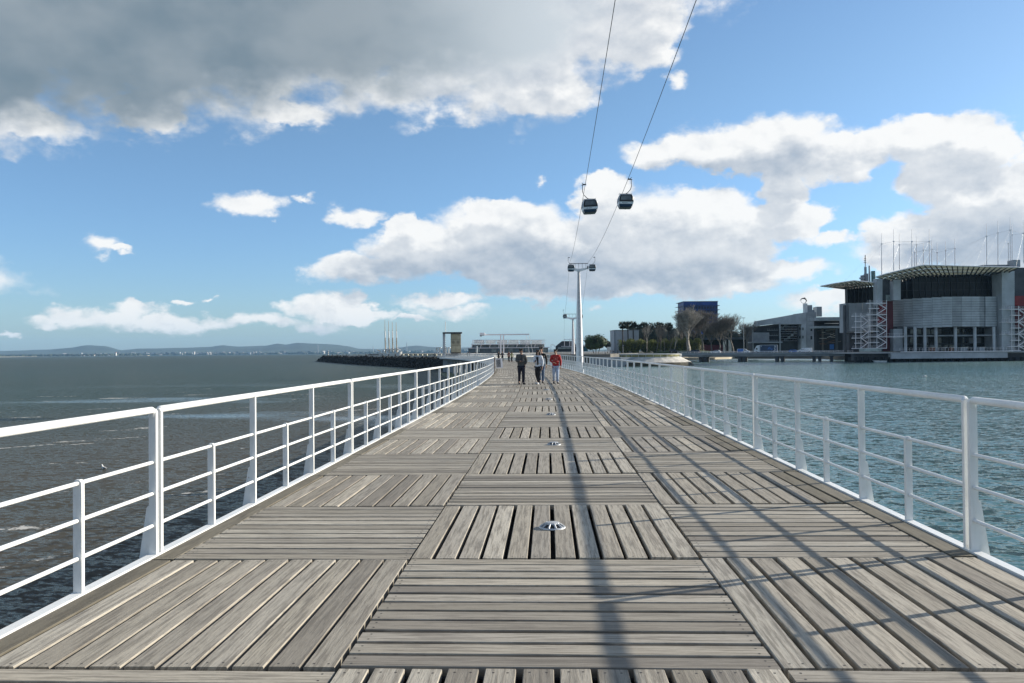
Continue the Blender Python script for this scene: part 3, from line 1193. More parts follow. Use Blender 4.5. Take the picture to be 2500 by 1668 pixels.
# gondola, modelled in its own frame: grip at the origin, cabin below; hanger side by sign
def gondola(sign, label, loc, rz, scale=1.):
    t = local_root('gondola', loc, rz, label, 'gondola', 'cable car gondolas on the haul cables', scale)
    cx, top, bot = sign * .36, -1.85, -3.72
    H = top - bot

    def ring(z, hx, hy, ch):
        return [(cx + sx * a, sy * b, z) for sx, sy, a, b in ((-1, -1, hx - ch, hy), (1, -1, hx - ch, hy), (1, -1, hx, hy - ch), (1, 1, hx, hy - ch),
                (1, 1, hx - ch, hy), (-1, 1, hx - ch, hy), (-1, 1, hx, hy - ch), (-1, -1, hx, hy - ch))]

    def shell(name, levels, mat, cap=False):
        mb = MB()
        vs = []
        for (z, hx, hy, ch) in levels:
            vs += ring(z, hx, hy, ch)
        fs = []
        for j in range(len(levels) - 1):
            for i in range(8):
                fs.append((j * 8 + i, j * 8 + (i + 1) % 8, (j + 1) * 8 + (i + 1) % 8, (j + 1) * 8 + i))
        fs += [tuple(range(7, -1, -1)), tuple(range((len(levels) - 1) * 8, len(levels) * 8))]
        mb.add(vs, fs)
        return mb.build(name, mat, t)
    shell('floor_pan', [(bot, .70, .70, .1), (bot + .10, .74, .74, .1)], 'dark_metal')
    shell('lower_panel', [(bot + .101, .76, .76, .1), (bot + .42, .86, .86, .1)], 'navy')
    shell('side_panel', [(bot + .421, .86, .86, .1), (bot + .70, .92, .92, .1)], 'cabin_white')
    shell('belt', [(bot + .701, .925, .925, .1), (bot + .88, .935, .935, .1)], 'black')
    win = shell('window_band', [(bot + .881, .93, .93, .12), (bot + 1.2, .90, .90, .12), (bot + 1.60, .76, .76, .12)], 'black')
    mb = MB()
    for sy in (-1, 1):
        y0, y1 = sy * .955, sy * .865
        mb.hexa([(cx - .70, y0, bot + .92), (cx + .70, y0, bot + .92), (cx + .66, y0 - sy * .06, bot + .92), (cx - .66, y0 - sy * .06, bot + .92),
                 (cx - .58, y1, bot + 1.48), (cx + .58, y1, bot + 1.48), (cx + .54, y1 - sy * .06, bot + 1.48), (cx - .54, y1 - sy * .06, bot + 1.48)])
    mb.build('pane', 'glass_lit', win)
    mb = MB()
    for sx in (-1, 1):
        for sy in (-1, 1):
            mb.path([(cx + sx * .84, sy * .84, bot + .42), (cx + sx * .90, sy * .90, bot + .8), (cx + sx * .87, sy * .87, bot + 1.25), (cx + sx * .70, sy * .70, bot + 1.66)], .045, 6)
    mb.build('corner_frame', 'cabin_white', t)
    shell('roof', [(bot + 1.601, .77, .77, .12), (bot + 1.68, .74, .74, .12), (bot + 1.74, .5, .5, .12)], 'alu')
    mb = MB()
    for sy in (-1, 1):
        mb.path([(cx - .80, sy * .3, bot + 1.86), (cx - .72, sy * .3, bot + 1.76), (cx, sy * .2, bot + 1.82), (cx + .72, sy * .3, bot + 1.76), (cx + .80, sy * .3, bot + 1.86)], .03, 5)
    mb.build('roof_rack', 'dark_metal', t)
    mb = MB()
    mb.box((cx, -.80, bot - .02), (.04, .04, .04))
    mb.tube((cx, 0, bot), (cx, 0, bot - .16), .03, .03, 6)
    mb.build('bumper', 'dark_metal', t)
    mb = MB()                                 # logo strip on the side panel
    mb.box((cx - .42, -.902, bot + .555), (.09, .02, .10))
    for i in range(8):
        mb.box((cx - .30 + i * .062, -.902, bot + .545), (.038, .02, .055))
    mb.build('lettering', 'navy', t)
    mb = MB()
    mb.path([(cx, 0, bot + 1.80), (cx - sign * .28, 0, bot + 1.98), (-sign * .26, 0, -1.35), (-sign * .40, 0, -.95), (-sign * .36, 0, -.12)], .045, 8)
    mb.build('hanger_arm', 'dark_metal', t)
    mb = MB()
    mb.box((-sign * .1, 0, -.04), (.36, .16, .14))
    mb.box((-sign * .25, 0, -.04), (.3, .1, .1))
    mb.path([(-sign * .18, 0, .0), (-sign * .30, .05, .08), (-sign * .42, .1, .22)], .035, 5)
    mb.path([(-sign * .15, 0, -.08), (-sign * .52, 0, -.10)], .035, 5)
    mb.tube((0, -.28, 0), (0, .28, 0), .05, .05, 6)
    mb.build('grip', 'dark_metal', t)
    return t


CARH = YA * 0
g1 = gondola(1, 'nearest left gondola with black window band, riding the left cable', P(1429, 450, 103), CARH)
g1.rotation_euler = (0, radians(-3), radians(4))
g2 = gondola(-1, 'nearest right gondola, slightly higher, riding the right cable', P(1534, 437, 103), CARH)
g2.rotation_euler = (0, radians(1), radians(2))
copy_thing(g1, P(1390.5, 629, 219), 0, 'gondola hanging just left of the near cable car pylon head')
copy_thing(g2, P(1449, 628, 219), 0, 'gondola hanging just right of the near cable car pylon head')
copy_thing(g1, P(1377, 757, 325), 0, 'gondola at the left end of the far lower pylon', .9)
copy_thing(g2, P(1419.5, 757, 325), 0, 'gondola half hidden behind the near pylon shaft', .9)


def pylon(px_base, px_top, ytop, D, r0, r1, gauge, label, xl, xr):
    b = P(px_base, 880, D)
    tp = P(px_top, ytop, D)
    t = empty('cable_car_pylon', (b.x, b.y, WATER), 0, label, 'pylon', 'cable car pylons')
    mb = MB()
    n = 24
    H = tp.z - WATER
    mb.tube((b.x, b.y, WATER - 2), (b.x, b.y, WATER + .8), r0 * 1.25, r0 * 1.25, n)
    mb.lathe((b.x, b.y, WATER), [(r0 * 1.05, 0.8), (r0 * .93, H * .3), (r0 * .72 + r1 * .05, H * .6), (r1, H)], n)
    mb.build('shaft', 'white_steel', t)
    mb = MB()                                 # climbing ladder up the camera side
    z = WATER + 3
    while z < tp.z - .3:
        f = (z - WATER) / H
        rr = r0 * 1.05 + (r1 - r0 * 1.05) * f
        y = b.y - rr - .10
        mb.box((b.x + .05, y, z), (.42, .05, .05))
        z += .38
    for sx in (-1, 1):
        mb.tube((b.x + .05 + sx * .22, b.y - r0 * 1.02 - .1, WATER + 3), (b.x + .05 + sx * .22, b.y - r1 - .1, tp.z), .035, .035, 4)
    mb.build('ladder', 'dark_metal', t)
    L_, R_ = P(xl, ytop, D), P(xr, ytop, D)
    zc = tp.z
    mb = MB()
    for sgn, e in ((-1, L_), (1, R_)):
        mb.hexa([(b.x, b.y - .35, zc - .35), (e.x, b.y - .18, zc + .5), (e.x, b.y + .18, zc + .5), (b.x, b.y + .35, zc - .35),
                 (b.x, b.y - .35, zc + .55), (e.x, b.y - .18, zc + .85), (e.x, b.y + .18, zc + .85), (b.x, b.y + .35, zc + .55)])
    mb.build('crossarm', 'white_steel', t)
    mb = MB()
    for yy in (-.55, .55):
        mb.tube((L_.x - .1, b.y + yy, zc + 2.1), (R_.x + .1, b.y + yy, zc + 2.1), .05, .05, 5)
    for i in range(5):
        x = L_.x + (R_.x - L_.x) * (i + .5) / 5
        mb.tube((x, b.y - .55, zc + .7), (x, b.y - .55, zc + 2.1), .03, .03, 4)
        mb.tube((x, b.y + .55, zc + .7), (x, b.y + .55, zc + 2.1), .03, .03, 4)
    mb.build('walkway_rail', 'dark_metal', t)
    for e in (L_, R_):
        mb = MB()
        mb.box((e.x, b.y, zc + .75), (.28, 2.4, .35))
        for k in range(6):
            yy = b.y - 1.25 + k * .5
            mb.tube((e.x - .12, yy, zc + 1.05), (e.x + .12, yy, zc + 1.05), .24, .24, 10)
        mb.build('sheave_train', 'dark_metal', t)
    return t


pylon(1415, 1412, 661, 237, 1.02, .34, 5.4, 'near tall white cable car pylon with a dark ladder up its shaft', 1391, 1435)
pylon(1399.5, 1397, 779, 345, .72, .34, 5.4, 'farther, shorter white cable car pylon behind the near one', 1378, 1417)


def gz(px, D, z):
    """World point at height z below/above the place in the photograph column px at depth D."""
    q = P(px, 850, D)
    return Vector((q.x, q.y, z))


# ------------------------------------------------------------------ left: breakwater, schooner, marina
def rubble(name, spine, z_top, w_top, slope, seed, mat, kind='structure', stones=260):
    rr = random.Random(seed)
    mb = MB()
    vs = []
    n = len(spine)
    for i, p in enumerate(spine):
        d = (Vector(spine[min(i + 1, n - 1)]) - Vector(spine[max(i - 1, 0)])).normalized()
        s = Vector((d.y, -d.x, 0))
        h = z_top - WATER + 1.5
        prof = [(-w_top / 2 - slope * h, WATER - 1.5), (-w_top / 2, z_top), (w_top / 2, z_top), (w_top / 2 + slope * h, WATER - 1.5)]
        for a, z in prof:
            q = Vector(p) + s * a
            vs.append((q.x, q.y, z))
    fs = []
    for i in range(n - 1):
        for j in range(3):
            fs.append((i * 4 + j, i * 4 + j + 1, (i + 1) * 4 + j + 1, (i + 1) * 4 + j))
    fs += [(3, 2, 1, 0), tuple((n - 1) * 4 + k for k in (0, 1, 2, 3))]
    mb.add(vs, fs)
    for _ in range(stones):                   # boulders over both slopes
        t = rr.uniform(0, n - 1.001)
        i = int(t)
        f = t - i
        p = Vector(spine[i]).lerp(Vector(spine[i + 1]), f)
        d = (Vector(spine[i + 1]) - Vector(spine[i])).normalized()
        s = Vector((d.y, -d.x, 0))
        side = rr.choice((-1, 1, 1))
        k = rr.random()
        h = z_top - WATER
        a = side * (w_top / 2 + slope * h * k)
        q = p + s * a
        z = z_top - h * k
        r = rr.uniform(.3, .75)
        m3 = Matrix.Rotation(rr.uniform(0, 3), 3, Vector((rr.random(), rr.random(), rr.random())).normalized())
        mb.box((q.x, q.y, z), (r * 2, r * 1.4, r * 1.2), rr.uniform(0, 3), rr.choice((0, 0, 0, 1)), tilt=m3)
    return mb.build(name, mat)


SP = [gz(800, 640, 0), gz(830, 560, 0), gz(880, 470, 0), gz(950, 400, 0), gz(1030, 350, 0), gz(1085, 310, 0), gz(1150, 285, 0), gz(1240, 300, 0)]
for q in SP:
    q.z = 0
b = rubble('breakwater', SP, -.45, 7.0, 1.3, 3, ['rock', 'rock_pale'], stones=4500)
tag(b, 'long dark rubble breakwater reaching left into the river below the schooner', 'breakwater')
mb = MB()
for i in range(len(SP) - 1):
    a, c = SP[i], SP[i + 1]
    d = (c - a)
    ang = atan2(d.y, d.x)
    m = (a + c) / 2
    s = Vector((-d.y, d.x, 0)).normalized()
    mb.box((m.x + s.x * 2.6, m.y + s.y * 2.6, -.1), (d.length, .5, .9), ang)
tag(mb.build('parapet', 'pale_stone'), 'low pale parapet wall running along the top of the breakwater', 'wall')
t = empty('beacon', gz(801, 636, -.4), 0, 'slim white and dark banded beacon at the tip of the breakwater', 'beacon')
q = WLOC[t.name]
for i in range(5):
    mb = MB()
    mb.tube((q.x, q.y, -.4 + i * .7), (q.x, q.y, -.4 + i * .7 + .699), .45, .42, 10)
    mb.build('band', 'hull_white' if i % 2 else 'dark_metal', t)

# pier end: concrete abutment, portal and mast
ab = pier(END - 4, 0)
mb = MB()
a0 = gz(1082, 255, 0)
mb.prism([gz(1081, 256, 0)[:2], gz(1116, 246, 0)[:2], gz(1136, 262, 0)[:2], gz(1150, 300, 0)[:2], gz(1088, 300, 0)[:2]], WATER - 1, -.42)
tag(mb.build('abutment', 'concrete'), 'grey ribbed concrete abutment under the far left end of the boardwalk', 'abutment')
mb = MB()
mb.prism([gz(1078, 254, 0)[:2], gz(1118, 243, 0)[:2], gz(1200, 262, 0)[:2], gz(1330, 330, 0)[:2], gz(1300, 420, 0)[:2], gz(1128, 440, 0)[:2], gz(1090, 300, 0)[:2]], -.4, 0.0)
tag(mb.build('quay', 'pale_stone'), kind='structure')
t = empty('portal', gz(1100, 264, 0), 0, 'concrete portal gate with one slim pillar and a broad panelled beige slab', 'gate')
mb = MB()
cb(mb, 1081, 1086.5, 814, 873, 264, 1.2)
mb.build('pillar', 'stone_wall', t)
mb = MB()
cb(mb, 1080.5, 1127.5, 811, 814.8, 263.6, 2.2)
mb.build('lintel', 'dark_wall', t)
mb = MB()
cb(mb, 1100.6, 1125, 815, 868, 264.4, 1.0)
mb.build('slab', 'brown_dark', t)
for i in range(2):
    for j, (ya, yb) in enumerate(((815.6, 829.4), (829.8, 843.6), (844, 860))):
        mb = MB()
        cb(mb, 1101.4 + i * 11.6, 1112.6 + i * 11.6, ya, yb, 264.25, .15)
        if j == 1:
            c = P(1107 + i * 11.6, 836, 264.2)
            for k in range(8):
                a1, a2 = 2 * pi * k / 8, 2 * pi * (k + 1) / 8
                mb.tube((c.x + .38 * cos(a1), c.y, c.z + .38 * sin(a1)), (c.x + .38 * cos(a2), c.y, c.z + .38 * sin(a2)), .05, .05, 4, mi=1)
            mb.box((c.x, c.y, c.z), (.35, .1, .12), .2, 1)
        mb.build('panel', ['beige', 'brown_dark'], t)
mb = MB()
for k in range(9):
    cb(mb, 1087, 1088.5, 820 + k * 5.2, 821 + k * 5.2, 264, .3)
mb.build('rungs', 'dark_metal', t)
mb = MB()
bar(mb, 1087.6, 812, 1087.6, 785, 268, .11, 6)
tag(mb.build('mast', 'white_paint'), 'slim white mast rising behind the portal pillar', 'mast')
mb = MB()
bar(mb, 1164.5, 862, 1164.5, 846, 235, .12, 6)
mb.box(P(1164.5, 847, 235), (.42, .42, .35))
tag(mb.build('bollard_light', 'white_paint'), 'short white light column standing right of the portal', 'lamp post')
# white T-shaped shelters and posts beyond the breakwater, left of the portal
for i, x in enumerate((1070, 1092)):
    t = empty('shelter', gz(x, 330, 0), 0, ('flat white canopy on posts just left of the portal', 'flat white canopy seen through the portal opening')[i], 'canopy')
    mb = MB()
    cb(mb, x - 7, x + 7, 848, 850, 330, 3)
    mb.build('roof', 'hull_white', t)
    for k in (-1, 1):
        mb = MB()
        bar(mb, x + k * 3.2, 863, x + k * 3.2, 850, 331, .3)
        mb.build('post', 'hull_white', t)

# four-masted schooner
D = 640
t = empty('schooner', gz(955, D, WATER), 0, 'white four-masted schooner moored behind the breakwater', 'ship')
mb = MB()
hp = []
N = 24
wl = WATER - .5
for j, z in enumerate((wl, -1.0, 1.3)):
    for i in range(N + 1):
        u = i / N
        x = 929 + 50 * u + (-(1 - u) * 2.5 * (j) if u < .15 else 0) + (u > .9) * 1.2 * j
        w = 3.6 * (sin(pi * (u * .92 + .06)) ** .55) * (.8 + .1 * j)
        for sgn in (-1, 1):
            q = gz(x, D, z + (abs(u - .5) * 2) ** 2 * 1.3 * (j / 2))
            hp.append((q.x, q.y + sgn * w, q.z))
fs = []
row = (N + 1) * 2
for j in range(2):
    for i in range(N):
        for sg in (0, 1):
            a = j * row + i * 2 + sg
            f = (a, a + 2, a + 2 + row, a + row)
            fs.append(f if sg == 0 else f[::-1])
for i in range(N):
    a = 2 * row + i * 2
    fs.append((a, a + 2, a + 3, a + 1))
for j in range(2):
    fs.append((j * row, j * row + row, j * row + row + 1, j * row + 1))
    fs.append((j * row + row - 2, j * row + row - 1, j * row + 2 * row - 1, j * row + 2 * row - 2))
mb.add(hp, fs)
mb.build('hull', 'hull_white', t)
mb = MB()
bar(mb, 929, 858, 920, 854, D, .25, 5)
mb.build('bowsprit', 'mast_wood', t)
mb = MB()
for k in range(4):
    x = 933 + k * 11
    cb(mb, x, x + 5, 854.5, 858.5, D, 2.5)
mb.build('deckhouse', 'hull_white', t)
for k, (x, ty) in enumerate(((939.5, 782), (948.5, 784), (957.5, 785.5), (967, 787))):
    mb = MB()
    mb.tube(P(x + 2, 862, D), P(x + .6, 823, D), .42, .36, 8)
    mb.tube(P(x + .6, 823, D), P(x, ty, D), .24, .13, 6)
    m_ = mb.build('mast', 'mast_wood', t)
    mb = MB()
    mb.tube(P(x + .9, 825, D - .3), P(x + .5, 809, D - .3), .5, .42, 7)
    mb.build('furled_topsail', 'sail', m_)
    mb = MB()
    mb.tube(P(x + 2, 852.5, D), P(x + 11, 855, D), .6, .4, 6)
    mb.build('furled_sail', 'sail', m_)
    mb = MB()
    for a in (-5, 5):
        bar(mb, x + 2 + a, 861, x + .8, 812, D, .035, 3)
    mb.build('shroud', 'dark_metal', m_)

# moored white motor boats beyond the breakwater
for i in range(9):
    x = 982 + i * 11.5
    D = 470 - i * 13
    t = empty('moored_boat', gz(x, D, WATER), 0, 'white cabin cruiser moored behind the breakwater, %s from the schooner towards the portal' %
              ['first', 'second', 'third', 'fourth', 'fifth', 'sixth', 'seventh', 'eighth', 'ninth'][i], 'boat', 'cruisers moored behind the breakwater')
    q = gz(x, D, 0)
    w = 12.2 * D / F
    mb = MB()
    mb.hexa([(q.x - w * .42, q.y - 1.2, WATER - .3), (q.x + w * .42, q.y - 1.2, WATER - .3), (q.x + w * .42, q.y + 1.2, WATER - .3), (q.x - w * .42, q.y + 1.2, WATER - .3),
             (q.x - w * .5, q.y - 1.4, -.3), (q.x + w * .46, q.y - 1.4, -.7), (q.x + w * .46, q.y + 1.4, -.7), (q.x - w * .5, q.y + 1.4, -.3)])
    mb.build('hull', 'hull_white', t)
    mb = MB()
    mb.hexa([(q.x - w * .3, q.y - 1.1, -.5), (q.x + w * .36, q.y - 1.1, -.5), (q.x + w * .36, q.y + 1.1, -.5), (q.x - w * .3, q.y + 1.1, -.5),
             (q.x - w * .2, q.y - 1, .75), (q.x + w * .32, q.y - 1, .75), (q.x + w * .32, q.y + 1, .75), (q.x - w * .2, q.y + 1, .75)])
    mb.build('cabin', 'cream', t)
    mb = MB()
    for k in range(3):
        mb.box((q.x - w * .1 + k * w * .15, q.y - 1.12, .15), (w * .11, .1, .45))
    mb.build('window', 'black', t)

# ------------------------------------------------------------------ drawbridge beam and glass pavilion behind
D = 400
t = empty('lifting_gantry', gz(1226, D, 0), 0, 'white lifting bridge gantry with a long beam and box counterweight', 'gantry')
mb = MB()
cb(mb, 1181, 1292, 815.4, 818.6, D, 1.2)
cb(mb, 1171, 1183.5, 812.6, 818, D - 1, 4)
mb.build('beam', 'white_steel', t)
mb = MB()
cb(mb, 1171.5, 1176, 818, 821.5, D - 1, 4)
cb(mb, 1177, 1182, 818, 819.5, D - 1, 4)
mb.build('counterweight', 'concrete', t)
for x in (1222.5, 1229.5):
    mb = MB()
    cb(mb, x - 1.5, x + 1.5, 818.6, 862, D + (x > 1225) * 6, .8)
    mb.build('column', 'white_steel', t)
for (xa, xb) in ((1284.5, 1292), (1291.5, 1301)):
    mb = MB()
    bar(mb, xa, 818, xb, 862, D, .12)
    mb.build('hanger_rod', 'white_steel', t)
D = 470
t = empty('glass_pavilion', gz(1240, D, 0), 0, 'long low glass pavilion with a white lattice roof behind the walkers', 'building')
mb = MB()
cb(mb, 1143, 1338, 850, 862, D + 2, 20)
mb.build('ground_floor', 'glass_blue', t)
mb = MB()
cb(mb, 1152, 1328, 841.5, 848.5, D + 4, 16)
mb.build('upper_floor', 'glass_blue', t)
mb = MB()
cb(mb, 1140, 1342, 848.6, 850.2, D, 24)
cb(mb, 1150, 1330, 840, 841.4, D + 1, 22)
mb.build('floor_edge', 'white_steel', t)
for i in range(12):
    x = 1156 + i * 14.6
    mb = MB()
    cb(mb, x, x + 12.5, 842.2, 847.8, D + 3.6, .3)
    mb.build('window', 'glass_lit', t)
for i in range(14):
    x = 1146 + i * 13.6
    mb = MB()
    cb(mb, x, x + 11.5, 851.2, 859.5, D + 1.5, .3)
    mb.build('window', 'glass_pale' if i % 3 == 1 else 'glass_blue', t)
for i in range(8):
    mb = MB()
    x0 = 1155 + i * 22
    bar(mb, x0, 830.5, x0 + 22, 830.5, D, .22)
    bar(mb, x0, 836, x0 + 22, 836, D, .10)
    bar(mb, x0, 840, x0 + 11, 831, D, .12)
    bar(mb, x0 + 11, 831, x0 + 22, 840, D, .12)
    bar(mb, x0 - 4, 850, x0, 830, D - 2, .2)
    for k in range(5):
        bar(mb, x0 + k * 4.4, 831, x0 + k * 4.4 + 1.5, 840, D + 6, .07)
    bar(mb, x0, 833, x0 + 22, 833, D + 12, .1)
    mb.build('roof_truss', 'white_steel', t)
for i in range(6):
    mb = MB()
    x0 = 1158 + i * 28
    q = [P(x0, 839.6, D + 1), P(x0 + 24, 839.6, D + 1), P(x0 + 24, 831, D + 12), P(x0, 831, D + 12)]
    mb.add(q + [v + Vector((0, .2, .1)) for v in q], ((0, 1, 2, 3), (7, 6, 5, 4), (0, 4, 5, 1), (1, 5, 6, 2), (2, 6, 7, 3), (3, 7, 4, 0)))
    mb.build('roof_pane', 'glass_pale' if i % 2 else 'glass_lit', t)

# cable car station, teal hut and signs
D = 480
t = empty('cable_car_station', gz(1383, D, 0), 0, 'dark sloping cable car station with white frame behind the pylon bases', 'building')
mb = MB()
pts = [(1357, 845), (1372, 833), (1400, 833), (1408, 845), (1408, 860), (1357, 860)]
f_ = [P(x, y, D) for x, y in pts]
bk = [v + Vector((0, 14, 0)) for v in f_]
mb.add(f_ + bk, [(5, 4, 3, 2, 1, 0), tuple(range(6, 12))] + [(i, (i + 1) % 6, 6 + (i + 1) % 6, 6 + i) for i in range(6)])
mb.build('hall', 'dark_wall', t)
mb = MB()
for (a, b_, c, d) in ((1376, 829, 1406, 829), (1378, 829, 1378, 846), (1404, 829, 1404, 846), (1370, 846, 1412, 846), (1391, 829, 1391, 846), (1345, 842, 1345, 860), (1345, 842, 1352, 842), (1352, 842, 1356, 848)):
    bar(mb, a, b_, c, d, D - 2, .2)
mb.build('frame', 'white_steel', t)
mb = MB()
cb(mb, 1362, 1405, 848, 852, D - .6, .5)
mb.build('window', 'glass_pale', t)
t = empty('ticket_hut', gz(1429, 420, 0), 0, 'small teal hut with a white roof edge under the pine tree', 'hut')
mb = MB()
cb(mb, 1422.5, 1435, 846, 858, 420, 3)
mb.build('wall', 'teal_paint', t)
mb = MB()
cb(mb, 1421.5, 1436, 842.5, 846, 419.5, 4)
mb.build('roof', 'hull_white', t)
mb = MB()
cb(mb, 1429.5, 1433.5, 832, 843, 421, .3)
tag(mb.build('banner', 'hull_white'), 'tall white banner standing on the teal hut', 'banner')
mb = MB()
cb(mb, 1482, 1489.5, 847, 858, 400, .5)
tag(mb.build('information_board', 'hull_white'), 'upright white information board at the left corner of the concrete block', 'sign')

# promenade railings across the end of the harbour
def quay_rail(x0, x1, D0, D1, z, step, label, n=2, h=1.05, r=.04):
    a, b_ = gz(x0, D0, z), gz(x1, D1, z)
    m = max(2, int((b_ - a).length / step))
    t = empty('quay_railing', a, 0, label, 'railing')
    for k in range(n):
        mb = MB()
        zz = Vector((0, 0, h * (n - k) / n))
        mb.tube(a + zz, b_ + zz, r, r, 5)
        mb.build('rail', 'white_paint', t)
    for i in range(m + 1):
        p = a.lerp(b_, i / m)
        mb = MB()
        mb.tube(p, p + Vector((0, 0, h)), r * 1.2, r * 1.2, 4)
        mb.build('post', 'white_paint', t)


quay_rail(1340, 1492, 345, 333, .3, 3., 'white railing along the promenade behind the near pylon foot')
quay_rail(1118, 1330, 262, 322, 0, 3., 'white railing along the quay between the portal and the pylons')

# ------------------------------------------------------------------ stone platform with sloped apron
D = 320
cxp = P(1585, 880, 330)
t = empty('round_platform', (cxp.x, cxp.y, WATER), 0, 'pale stone platform with sloping apron standing in the harbour', 'platform')
def ringpts(r, z, n=28, sq=1.0):
    return [(cxp.x + r * cos(2 * pi * i / n), cxp.y + sq * r * sin(2 * pi * i / n), z) for i in range(n)]
def frust(r0, z0, r1, z1, mat, name, n=28):
    mb = MB()
    vs = ringpts(r0, z0, n) + ringpts(r1, z1, n)
    mb.add(vs, [(i, (i + 1) % n, n + (i + 1) % n, n + i) for i in range(n)] + [tuple(range(n, 2 * n))])
    return mb.build(name, mat, t)
frust(18.5, WATER - 1, 16.6, WATER + 1.45, 'weed_stone', 'weedy_foot')
frust(16.6, WATER + 1.45, 12.8, -1.15, 'pale_stone', 'apron')
frust(12.6, -1.15, 12.6, -.9, 'stone_wall', 'walk')
frust(12.0, -.9, 12.0, .15, 'yellow_wall', 'drum_wall')
frust(12.2, .16, 12.2, .32, 'stone_wall', 'coping')
for i in range(28):
    a = 2 * pi * i / 28
    if sin(a) < .2:
        mb = MB()
        mb.tube((cxp.x + 12.75 * cos(a), cxp.y + 12.75 * sin(a), -1.15), (cxp.x + 12.75 * cos(a), cxp.y + 12.75 * sin(a), -.0), .06, .06, 4)
        mb.build('rail_post', 'white_paint', t)
mb = MB()
mb.path([(cxp.x + 12.75 * cos(pi + .0 + pi * i / 24), cxp.y + 12.75 * sin(pi + pi * i / 24), -.02) for i in range(25)], .05, 5)
mb.build('handrail', 'white_paint', t)
quay_rail(1642, 1664, 322, 330, -.9, .8, 'short dense white railing at the right end of the stone platform', 3)
mb = MB()                                     # stone wall linking the platform to the shore
a, b_ = gz(1496, 325, 0), gz(1560, 335, 0)
mb.prism([gz(1440, 330, 0)[:2], gz(1515, 316, 0)[:2], gz(1560, 320, 0)[:2], gz(1560, 345, 0)[:2], gz(1440, 345, 0)[:2]], WATER - 1, -.95)
tag(mb.build('harbour_wall', 'stone_wall2'), 'grey harbour wall joining the stone platform to the shore', 'wall')

# ------------------------------------------------------------------ road bridge
t = empty('road_bridge', gz(1850, 402, WATER), 0, 'low grey road bridge on paired piers crossing the harbour', 'bridge')
A0, A1 = gz(1655, 418, 0), gz(2082, 388, 0)
dA = (A1 - A0).normalized()
nA = Vector((-dA.y, dA.x, 0))
angA = atan2(dA.y, dA.x)


def onb(px, off=0., z=0.):
    """A point of the bridge deck in the photograph column px."""
    a = direction(px, 860)
    # intersect the view direction with the bridge line
    den = a.x * dA.y - a.y * dA.x
    tt = (A0.x * dA.y - A0.y * dA.x) / den
    q = Vector((a.x * tt, a.y * tt, 0))
    return q + nA * off + Vector((0, 0, z))


ZB = -.22
mb = MB()
mid = (A0 + A1) / 2
ln = (A1 - A0).length
mb.box((mid.x + nA.x * 6, mid.y + nA.y * 6, ZB - .35), (ln + 30, 13, .7), angA)
mb.build('deck', 'concrete', t)
mb = MB()
for off in (1., 6., 11.):
    mb.box((mid.x + nA.x * off, mid.y + nA.y * off, ZB - 1.15), (ln + 30, .8, .9), angA)
mb.build('girder', 'stone_wall2', t)
mb = MB()
mb.box((mid.x - nA.x * .4, mid.y - nA.y * .4, ZB - .05), (ln + 30, .35, .55), angA)
mb.build('kerb_beam', 'concrete', t)
for x in (1709.5, 1720.5, 1805, 1815.5, 1895.5, 1909, 1987, 2001, 2030):
    for off in (1.4, 10.5):
        q = onb(x, off)
        mb = MB()
        mb.box((q.x, q.y, (WATER - 2 + ZB - 1.6) / 2), (1.45, 1.8, ZB - 1.6 - WATER + 2), angA)
        mb.box((q.x, q.y, ZB - 1.75), (2.3, 2.3, .4), angA)
        mb.build('pier', 'dark_wall', t)
q = onb(2072, 5)
mb = MB()
mb.box((q.x, q.y, (WATER - 2 + ZB) / 2), (3.4, 12, ZB - WATER + 1.2), angA)
mb.build('abutment', 'darker', t)
mb = MB()
for off in (-.35, 12.3):
    for zz in (.55, 1.0):
        mb.tube(A0 + nA * off + Vector((0, 0, ZB + zz)), A1 + nA * off + Vector((0, 0, ZB + zz)), .075, .075, 4)
mb.build('guard_rail', 'white_steel', t)
k = 0
for i in range(40):
    p = A0.lerp(A1, i / 39)
    mb = MB()
    mb.box((p.x - nA.x * .35, p.y - nA.y * .35, ZB + .5), (.12, .1, 1.05), angA)
    mb.build('guard_post', 'white_steel', t)


def wheel(t, x, y, z, r, w=.22):
    mb = MB()
    mb.tube((x, y - w / 2, z), (x, y + w / 2, z), r, r, 14)
    p = mb.build('wheel', 'rubber', t)
    mb = MB()
    mb.tube((x, y - w / 2 - .01, z), (x, y + w / 2 + .01, z), r * .58, r * .58, 10)
    mb.build('rim', 'alu', p)


